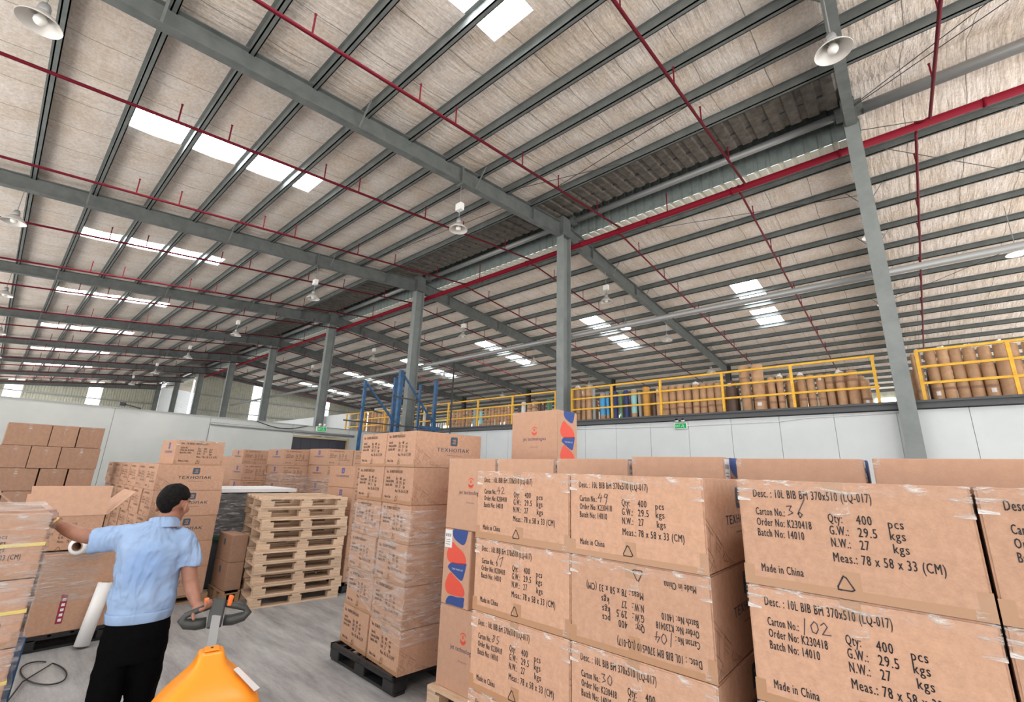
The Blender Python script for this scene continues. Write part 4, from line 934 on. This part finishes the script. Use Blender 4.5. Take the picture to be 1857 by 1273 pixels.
ellipsoid(mb, hd(0, .093, -.058), (.024, .012, .006), rot=HB); ellipsoid(mb, hd(0, .091, -.067), (.020, .012, .006), rot=HB)     # lips
ellipsoid(mb, hd(0, .082, .018), (.052, .018, .010), rot=HB)
for s in (-1, 1):
    ellipsoid(mb, hd(s * .086, -.008, -.018), (.012, .021, .034), rot=HB @ Matrix.Rotation(s * .35, 3, 'Z')); ellipsoid(mb, hd(s * .092, -.016, -.010), (.008, .012, .024), rot=HB)
    ellipsoid(mb, hd(s * .045, .062, -.03), (.022, .022, .022), rot=HB)
loft(mb, [((-.03, -.005, 1.33), .075, .065), ((-.025, .0, 1.39), .060, .060), ((-.012, .005, 1.46), .056, .060), ((-.008, .008, 1.50), .05, .056)])
# trunk and legs inside the clothes
loft(mb, [((-.05, 0, .80), .13, .095), ((-.05, 0, .95), .125, .09), ((-.05, 0, 1.12), .13, .09), ((-.05, 0, 1.26), .155, .095), ((-.05, 0, 1.35), .13, .07), ((-.045, 0, 1.38), .06, .05)])
for s, hx, kx, fx, by in ((-1, -.125, -.135, -.145, 0.0), (1, .025, .03, .05, .10)):
    loft(mb, [((hx, 0, .85), .075, .08), ((hx + .0, 0, .7), .075, .08), ((kx, by * .6, .46), .052, .055), ((kx, by * .9, .32), .05, .055), ((fx, by, .10), .032, .036), ((fx, by, .05), .03, .035)])
# right arm hanging to the grip
def hand(mb, wr, palm_dir, back_dir, curl, side, pl=.085, spread=1.0):
    """wrist point, direction of the palm, direction out of the back of the hand, finger curl, thumb side"""
    d = Vector(palm_dir).normalized(); nb = Vector(back_dir); nb = (nb - d * nb.dot(d)).normalized(); sd = d.cross(nb).normalized() * side; wr = Vector(wr)
    R4 = []
    for t, w, th in ((0, .026, .019), (.25, .032, .018), (.6, .040, .016), (1, .040, .014)):
        c = wr + d * pl * t; R4.append([c + sd * math.cos(2 * PI * k / 16) * w + nb * math.sin(2 * PI * k / 16) * th for k in range(16)])
    mb.ring(R4)
    for i, (off, ln) in enumerate(((-.030, .068), (-.0105, .078), (.0095, .073), (.0285, .058))):
        p = wr + d * pl * .93 + sd * -off; dd = d.copy(); pts = [p - d * .01]; rr = [.0095]
        for j, seg_ in enumerate((.45, .32, .25)):
            ang = curl[j] * (1 + .06 * (i - 1)); dd = (Matrix.Rotation(ang, 3, sd * side * -1 if False else sd) @ dd) if True else dd
            p = p + dd * ln * seg_; pts.append(p.copy()); rr.append([.0092, .0086, .0072][j])
        mb.tube(pts, rr, 10)
    p = wr + d * pl * .28 + sd * .024; dd = (d * .62 + sd * .66 - nb * .42).normalized(); pts = [p - dd * .012]; rr = [.013]
    for j, seg_ in enumerate((.036, .030, .024)):
        p = p + dd * seg_; pts.append(p.copy()); rr.append([.0125, .0105, .0085][j]); dd = (dd + d * .25 - sd * .22 - nb * .12).normalized()
    mb.tube(pts, rr, 10)
loft(mb, [((.09, .0, 1.30), .050, .052), ((.125, -.01, 1.22), .047, .048), ((.145, -.03, 1.12), .043, .044), ((.160, -.05, 1.06), .040, .042), ((.180, -.10, 1.01), .038, .040), ((.198, -.155, .975), .029, .030), ((.207, -.185, .957), .025, .025)], 16)
JC = Vector((.315, -.25, .905))         # truck handle centre in local frame
hand(mb, Lc(.205, -.183, .957), Lc(.256, -.245, .937) - Lc(.205, -.183, .957), Vector((0, 0, 1)), (.75, 1.0, .8), 1)
# left arm reaching to the wrapped load
loft(mb, [((-.19, .0, 1.335), .052, .05), ((-.29, .03, 1.335), .047, .047), ((-.38, .06, 1.335), .043, .043), ((-.43, .08, 1.345), .040, .040), ((-.49, .12, 1.37), .036, .036), ((-.555, .17, 1.405), .026, .026), ((-.575, .185, 1.415), .024, .022)], 16)
hand(mb, Lc(-.57, .183, 1.412), Lc(-.62, .24, 1.475) - Lc(-.57, .183, 1.412), Vector((.25, -.1, .9)), (.5, .6, .5), -1)
body = remesh(mb.build('body', M['skin'], person), .0062, 4)
for s in (-1, 1):
    MB_ = MB(); ellipsoid(MB_, hd(s * .031, .078, .0), (.013, .011, .011), rot=HB); MB_.build('eye', M['white'], person, True)
    MB_ = MB(); ellipsoid(MB_, hd(s * .031, .0885, .0), (.0055, .002, .0055), rot=HB, n=12, m_=8); MB_.build('iris', M['hair'], person, True)
    MB_ = MB(); MB_.tube([hd(s * .014, .093, .020), hd(s * .032, .093, .026), hd(s * .052, .082, .020)], [.003, .0045, .002], 8); MB_.build('eyebrow', M['hair'], person, True)
# hair: full at top and back, cut short to the nape, clear of the ears
mb = MB(); rings = []; n = 40
for j in range(21):
    t = PI / 2 - PI * .98 * j / 20; q = []
    for k in range(n):
        a = 2 * PI * k / n; d = Vector((math.cos(t) * math.cos(a), math.cos(t) * math.sin(a), math.sin(t)))
        if j == 0: d = Vector((math.cos(a) * 1e-3, math.sin(a) * 1e-3, 1))
        az = abs(math.degrees(math.atan2(d.x, -d.y)))
        lim = -.055 if az < 45 else -.055 + .073 * min(1, (az - 45) / 25) if az < 95 else .018 + .035 * min(1, (az - 95) / 40)
        th = 1.0 + .035 * mnoise.noise(d * 3.2) + .02 * mnoise.noise(d * 9)
        v = Vector((d.x * .082 * th, d.y * .103 * th - .012, d.z * .100 * th + .026))
        if v.z < 0: v.x *= 1 - .22 * min(1, -v.z / .07)
        if v.z < lim: 
            v.z = max(v.z, lim - .02); v.x *= .82; v.y = -.012 + (v.y + .012) * .82
        q.append(hd(*v))
    rings.append(q)
mb.ring(rings); remesh(mb.build('hair', M['hair'], person), .005, 3)
# shirt
mb = MB()
loft(mb, [((-.058, -.005, .895), .158, .112), ((-.058, -.005, .92), .163, .118), ((-.06, -.005, .98), .162, .118), ((-.06, 0, 1.08), .160, .118), ((-.062, 0, 1.18), .170, .122), ((-.062, 0, 1.27), .180, .118), ((-.06, 0, 1.33), .172, .100), ((-.052, .0, 1.375), .120, .085), ((-.045, .0, 1.40), .082, .075)], 36)
loft(mb, [((.03, 0, 1.335), .055, .065), ((.085, -.003, 1.300), .062, .068), ((.118, -.010, 1.235), .066, .070), ((.136, -.018, 1.165), .066, .070), ((.140, -.020, 1.140), .066, .070)], 24)
loft(mb, [((-.15, .0, 1.325), .07, .07), ((-.23, .01, 1.325), .072, .074), ((-.31, .03, 1.315), .070, .072), ((-.355, .045, 1.310), .070, .070)], 24)
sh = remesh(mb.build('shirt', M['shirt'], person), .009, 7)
tex = bpy.data.textures.new('folds', 'CLOUDS'); tex.noise_scale = .085; tex.noise_depth = 2
dm = sh.modifiers.new('folds', 'DISPLACE'); dm.texture = tex; dm.strength = .034; dm.mid_level = .5
fe = bpy.data.objects.new('x', None); bpy.data.objects.remove(fe)
# long folds as raised ridges under the surface are given by a stretched bump
m = M['shirt']; tc = N(m, 'ShaderNodeTexCoord'); mpn = N(m, 'ShaderNodeMapping'); mpn.inputs['Scale'].default_value = (3.4, 3.4, 1.3); mpn.inputs['Rotation'].default_value = (.3, .35, 0); L(m, tc.outputs['Object'], mpn.inputs[0])
nn = N(m, 'ShaderNodeTexNoise', Scale=1.5, Detail=3); nn.inputs['Distortion'].default_value = .8; L(m, mpn.outputs[0], nn.inputs[0]); bpn = N(m, 'ShaderNodeBump', Strength=.9, Distance=.09); L(m, nn.outputs[0], bpn.inputs['Height']); L(m, bpn.outputs[0], bsdf(m).inputs['Normal'])
sweat_dist = N(m, 'ShaderNodeVectorMath', operation='DISTANCE'); L(m, tc.outputs['Object'], sweat_dist.inputs[0]); sweat_dist.inputs[1].default_value = tuple(Lc(-.09, -.13, 1.17))  # darker sweat patch in the middle of the back
mr_ = N(m, 'ShaderNodeMapRange'); mr_.inputs['From Min'].default_value = .06; mr_.inputs['From Max'].default_value = .15; mr_.inputs['To Min'].default_value = .55; mr_.inputs['To Max'].default_value = 0; L(m, sweat_dist.outputs['Value'], mr_.inputs[0])
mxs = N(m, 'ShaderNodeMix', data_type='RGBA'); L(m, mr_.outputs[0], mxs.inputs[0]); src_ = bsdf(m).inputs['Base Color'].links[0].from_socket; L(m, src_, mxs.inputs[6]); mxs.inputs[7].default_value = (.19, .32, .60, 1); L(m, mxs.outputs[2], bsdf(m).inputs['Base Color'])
# collar and hem band
mb = MB(); rings = []
for (dz, s, bb) in ((0, 1.0, 0), (.03, .93, .003), (.052, .86, .006), (.050, .93, .0), (.028, 1.06, 0), (-.006, 1.16, -.002)):
    rings.append([Lc(-.038 + math.cos(2 * PI * k / 28) * .078 * s, bb + math.sin(2 * PI * k / 28) * .078 * s, 1.383 + dz - .012 * math.sin(2 * PI * k / 28)) for k in range(28)])
mb.ring(rings, cap=False); cl = mb.build('collar', M['shirt'], person, True)
mb = MB(); rings = []
for (z, s) in ((.868, .97), (.872, 1.0), (.91, 1.03), (.925, 1.045), (.922, 1.0)):
    rings.append([Lc(-.058 + math.cos(2 * PI * k / 40) * .158 * s, -.005 + math.sin(2 * PI * k / 40) * .114 * s, z) for k in range(40)])
mb.ring(rings, cap=False).build('hem_band', M['shirt'], person, True)
# trousers
mb = MB()
loft(mb, [((-.055, 0, .96), .142, .10), ((-.055, 0, .88), .152, .112), ((-.055, 0, .80), .158, .12), ((-.055, .0, .72), .155, .118), ((-.055, 0, .66), .14, .11)], 32)
for hx, kx, fx, by in ((-.128, -.137, -.147, .0), (.02, .028, .05, .10)):
    loft(mb, [((hx, 0, .84), .085, .10), ((hx, 0, .70), .088, .10), ((kx, by * .5, .52), .080, .088), ((kx, by * .8, .38), .072, .08), ((fx, by, .20), .066, .074), ((fx, by, .07), .064, .074)], 24)
tr = remesh(mb.build('trousers', M['trousers'], person), .010, 6)
dm = tr.modifiers.new('folds', 'DISPLACE'); dm.texture = tex; dm.strength = .02; dm.mid_level = .5
for fx, by in ((-.147, .03), (.05, .13)):
    mb = MB(); ellipsoid(mb, Lc(fx, by + .06, .045), (.05, .05, .045)); 
    loft(mb, [((fx, by - .09, .035), .036, .034), ((fx, by - .02, .045), .040, .045), ((fx, by + .07, .036), .047, .035), ((fx, by + .16, .028), .038, .026)], 18)
    remesh(mb.build('shoe', M['shoe'], person), .008, 4)
MB().tube([Lc(-.548, .162, 1.40), Lc(-.562, .175, 1.408)], [.031, .031], 20).build('wrist_watch', mat('gold_watch', (.55, .36, .12), .3, .8), person, True)

# ------------------------------------------------------------------ orange pallet truck
def Wj(a, b, z): return W_(a, b, z)
JO = W_(.28, -.75, 0); tj = empty('pallet_truck', JO); tag(tj, 'orange pallet truck with dark looped handle in front of the worker', 'truck')
P = lambda a, b, z: W_(a, b, z) - JO
mb = MB(); rings = []
# cover: narrow raised spine on top, sloping shoulders, wide skirt
cc = .285
prof = [(.845, .050, .050, -.66), (.838, .058, .058, -.665), (.80, .066, .078, -.68), (.765, .10, .100, -.70), (.72, .165, .120, -.725), (.67, .215, .140, -.745), (.62, .245, .150, -.755), (.50, .262, .158, -.76), (.30, .27, .162, -.76), (.12, .27, .162, -.76)]
for z, wa, wb, bb in prof:
    q = []
    for k in range(40):
        t = 2 * PI * k / 40; c_, s_ = math.cos(t), math.sin(t); e = .42
        q.append(P(cc + wa * math.copysign(abs(c_) ** e, c_), bb + wb * math.copysign(abs(s_) ** e, s_), z))
    rings.append(q)
mb.ring(rings); cv = mb.build('orange_cover', M['orange'], tj, True); bv = cv.modifiers.new('sub', 'SUBSURF'); bv.levels = 1; bv.render_levels = 2
bevel(MB().add([P(cc - .032, -.70, .8465), P(cc + .032, -.70, .8465), P(cc + .032, -.63, .8465), P(cc - .032, -.63, .8465), P(cc - .032, -.70, .853), P(cc + .032, -.70, .853), P(cc + .032, -.63, .853), P(cc - .032, -.63, .853)], [(3, 2, 1, 0), (4, 5, 6, 7), (0, 1, 5, 4), (1, 2, 6, 5), (2, 3, 7, 6), (3, 0, 4, 7)]).build('top_plate', M['orange'], tj), .003)
MB().tube([P(cc, -.665, .85), P(cc, -.665, .857)], .006, 10).build('bolt', M['steel_dark'], tj)
MB().add([P(cc + .098, -.792, .778), P(cc + .196, -.872, .690), P(cc + .226, -.832, .686), P(cc + .122, -.762, .776)], [(0, 1, 2, 3)]).build('instruction_label', M['paper'], tj)
# tiller arm and handle
MB().bar(P(.292, -.56, .50), P(.315, -.27, .90), .045, .03).build('tiller_arm', M['galv'], tj)
J = lambda a, z, b=-.245: P(.315 + a, b, z)
mb = MB(); rings = []
mb.tube([J(-.045, .865), J(-.09, .862), J(-.145, .872), J(-.168, .892), J(-.150, .918), J(-.10, .935), J(-.04, .955)], [.030, .031, .028, .022, .017, .017, .019], 14)
mb.tube([J(.045, .865), J(.09, .862), J(.145, .872), J(.168, .892), J(.150, .918), J(.10, .935), J(.04, .955)], [.030, .031, .028, .022, .017, .017, .019], 14)
mb.build('handle_loop', M['dark_grey'], tj, True)
o = MB().bar(P(.310, -.285, .84), P(.318, -.235, .985), .075, .04).build('control_head', M['dark_grey'], tj); bevel(o, .01)
for s in (-1, 1): bevel(MB().bar(J(s * .055, .945, -.255), J(s * .064, 1.0, -.255), .03, .022).build('orange_button', M['orange_grip'], tj), .005)
for s in (-1, 1):
    MB().bar(P(cc + s * .19, -.90, .07), P(cc + s * .19, -2.0, .06), .16, .045).build('fork', M['orange'], tj)
    MB().tube([P(cc + s * .19 - .03, -1.88, .035), P(cc + s * .19 + .03, -1.88, .035)], .034, 16).build('roller', M['black_plastic'], tj, True)
MB().tube([P(cc - .05, -.70, .1), P(cc + .05, -.70, .1)], .10, 24).build('drive_wheel', M['black_plastic'], tj, True)

# ------------------------------------------------------------------ blue steel lift frame at the mezzanine corner
t = empty('lift_frame', (-16, 11, 0)); tag(t, 'blue steel lift frame with diagonal braces at the end of the mezzanine', 'frame')
q = lambda x, y, z: (x + 16, y - 11, z)
for x, y, z1, w_ in ((-15.6, 9.12, 5.0, .10), (-15.6, 10.72, 5.72, .16), (-15.3, 12.35, 5.55, .13), (-16.6, 12.5, 5.5, .09), (-18.2, 12.3, 5.9, .1), (-17.9, 12.0, 5.9, .12)):
    MB().bar(q(x, y, 0), q(x, y, z1), w_, w_).build('post', M['blue'], t)
for a, b in (((-15.6, 9.2, 4.9), (-15.6, 10.6, 3.55)), ((-15.6, 10.8, 5.6), (-15.3, 12.4, 3.6))): MB().bar(q(*a), q(*b), .08, .06).build('diagonal_brace', M['blue'], t)
for a, b in (((-15.6, 8.6, 4.02), (-15.6, 10.0, 3.85)), ((-15.6, 8.4, 3.42), (-15.3, 12.6, 3.42)), ((-15.6, 10.4, 4.6), (-15.3, 11.7, 4.5)), ((-15.6, 8.7, 4.78), (-15.6, 9.2, 4.75))): MB().bar(q(*a), q(*b), .05, .05).build('cross_bar', M['steel_dark'], t)
MB().bar(q(-15.45, 11.7, 3.44), q(-15.2, 12.6, 3.44), .12, .16).build('cross_beam', M['blue'], t)
tag(MB().tube([(-14.6, 12.7, 0), (-14.6, 12.7, 6.3)], [.035, .035], 8).build('support_pole', M['steel_dark'], smooth=True), 'slim dark pole beside the blue lift frame', 'pole')
# sliding door, curtain, camera and cable on the left wall
struct(MB().box(-16.24, -16.18, 4.4, 6.93, 0, 2.84).build('door_1', M['wall_grey']))
tag(MB().tube([(-16.2, 4.4, 2.93), (-16.2, 9.25, 2.90)], .045, 10).build('door_track', M['galv'], smooth=True), 'grey sliding door track along the left white wall', 'track')
t = empty('strip_curtain', (-16.33, 8.0, 0)); tag(t, 'dark strip curtain in the framed doorway of the left wall', 'curtain')
for k in range(12): MB().box(-.02 - .012 * (k % 2), -.01 - .012 * (k % 2), -1.03 + k * .172, -1.03 + k * .172 + .185, 0, 2.72).build('strip', mat('curtain_strip', (.035, .035, .05), .25) if k == 0 else bpy.data.materials['curtain_strip'], t)
mb = MB(); mb.box(-.05, .1, -1.07, 1.08, 2.72, 2.79); mb.box(-.05, .1, 1.02, 1.08, 0, 2.72); mb.build('door_frame', mat('tan_frame', (.42, .34, .20), .6), t)
t = empty('security_camera', (-16.25, 2.22, 3.16)); tag(t, 'small black camera on top of the left white wall', 'camera')
bevel(MB().bar((0, -.07, .1), (0, .07, .1), .11, .10).build('camera_body', M['black_plastic'], t), .02); MB().bar((0, .05, .09), (0, .42, .02), .05, .03).build('camera_arm', M['black_plastic'], t)
pts = [(-16.2, 5.7 + 1.7 * k / 10, 3.13 - .16 * math.sin(PI * k / 10)) for k in range(11)]
tag(MB().tube(pts, .014, 6).build('black_cable', M['black_plastic'], smooth=True), 'black cable drooping along the top of the left wall', 'cable')
pts = [(.1 - 9 * k / 14, 13.07, 3.30 - .05 * math.sin(PI * k / 14) - .05 * (k > 3)) for k in range(15)]
tag(MB().tube(pts, .012, 6).build('white_cable', M['white'], smooth=True), 'thin pale cable along the white wall below the mezzanine', 'cable')
# strapping band loop on the floor
pts = [(-4.55 + .02 * k, .18 + .0 * k, .012) for k in range(1)]; 
pts = [(-5.84 + .34 * math.cos(2 * PI * k / 40 + 2.5), .73 + .12 * math.sin(2 * PI * k / 40 + 2.5) + .05 * math.cos(2 * PI * k / 40 + 2.5), .014) for k in range(39)] + [(-5.7, .60, .02), (-5.3, .50, .02), (-4.9, .46, .03), (-4.7, .44, .12)]
tag(MB().tube(pts, .006, 5).build('strapping_band', M['black_plastic'], smooth=True), 'black strapping band lying in a loop on the floor', 'band')
tag(slab4([(-4.55, .345, 0.0), (-4.55, .43, 0.0), (-4.55, .44, .64), (-4.55, .385, .66)], .02).build('blue_sheet', M['blue']), 'blue plastic strip leaning behind the strapped load', 'strip')
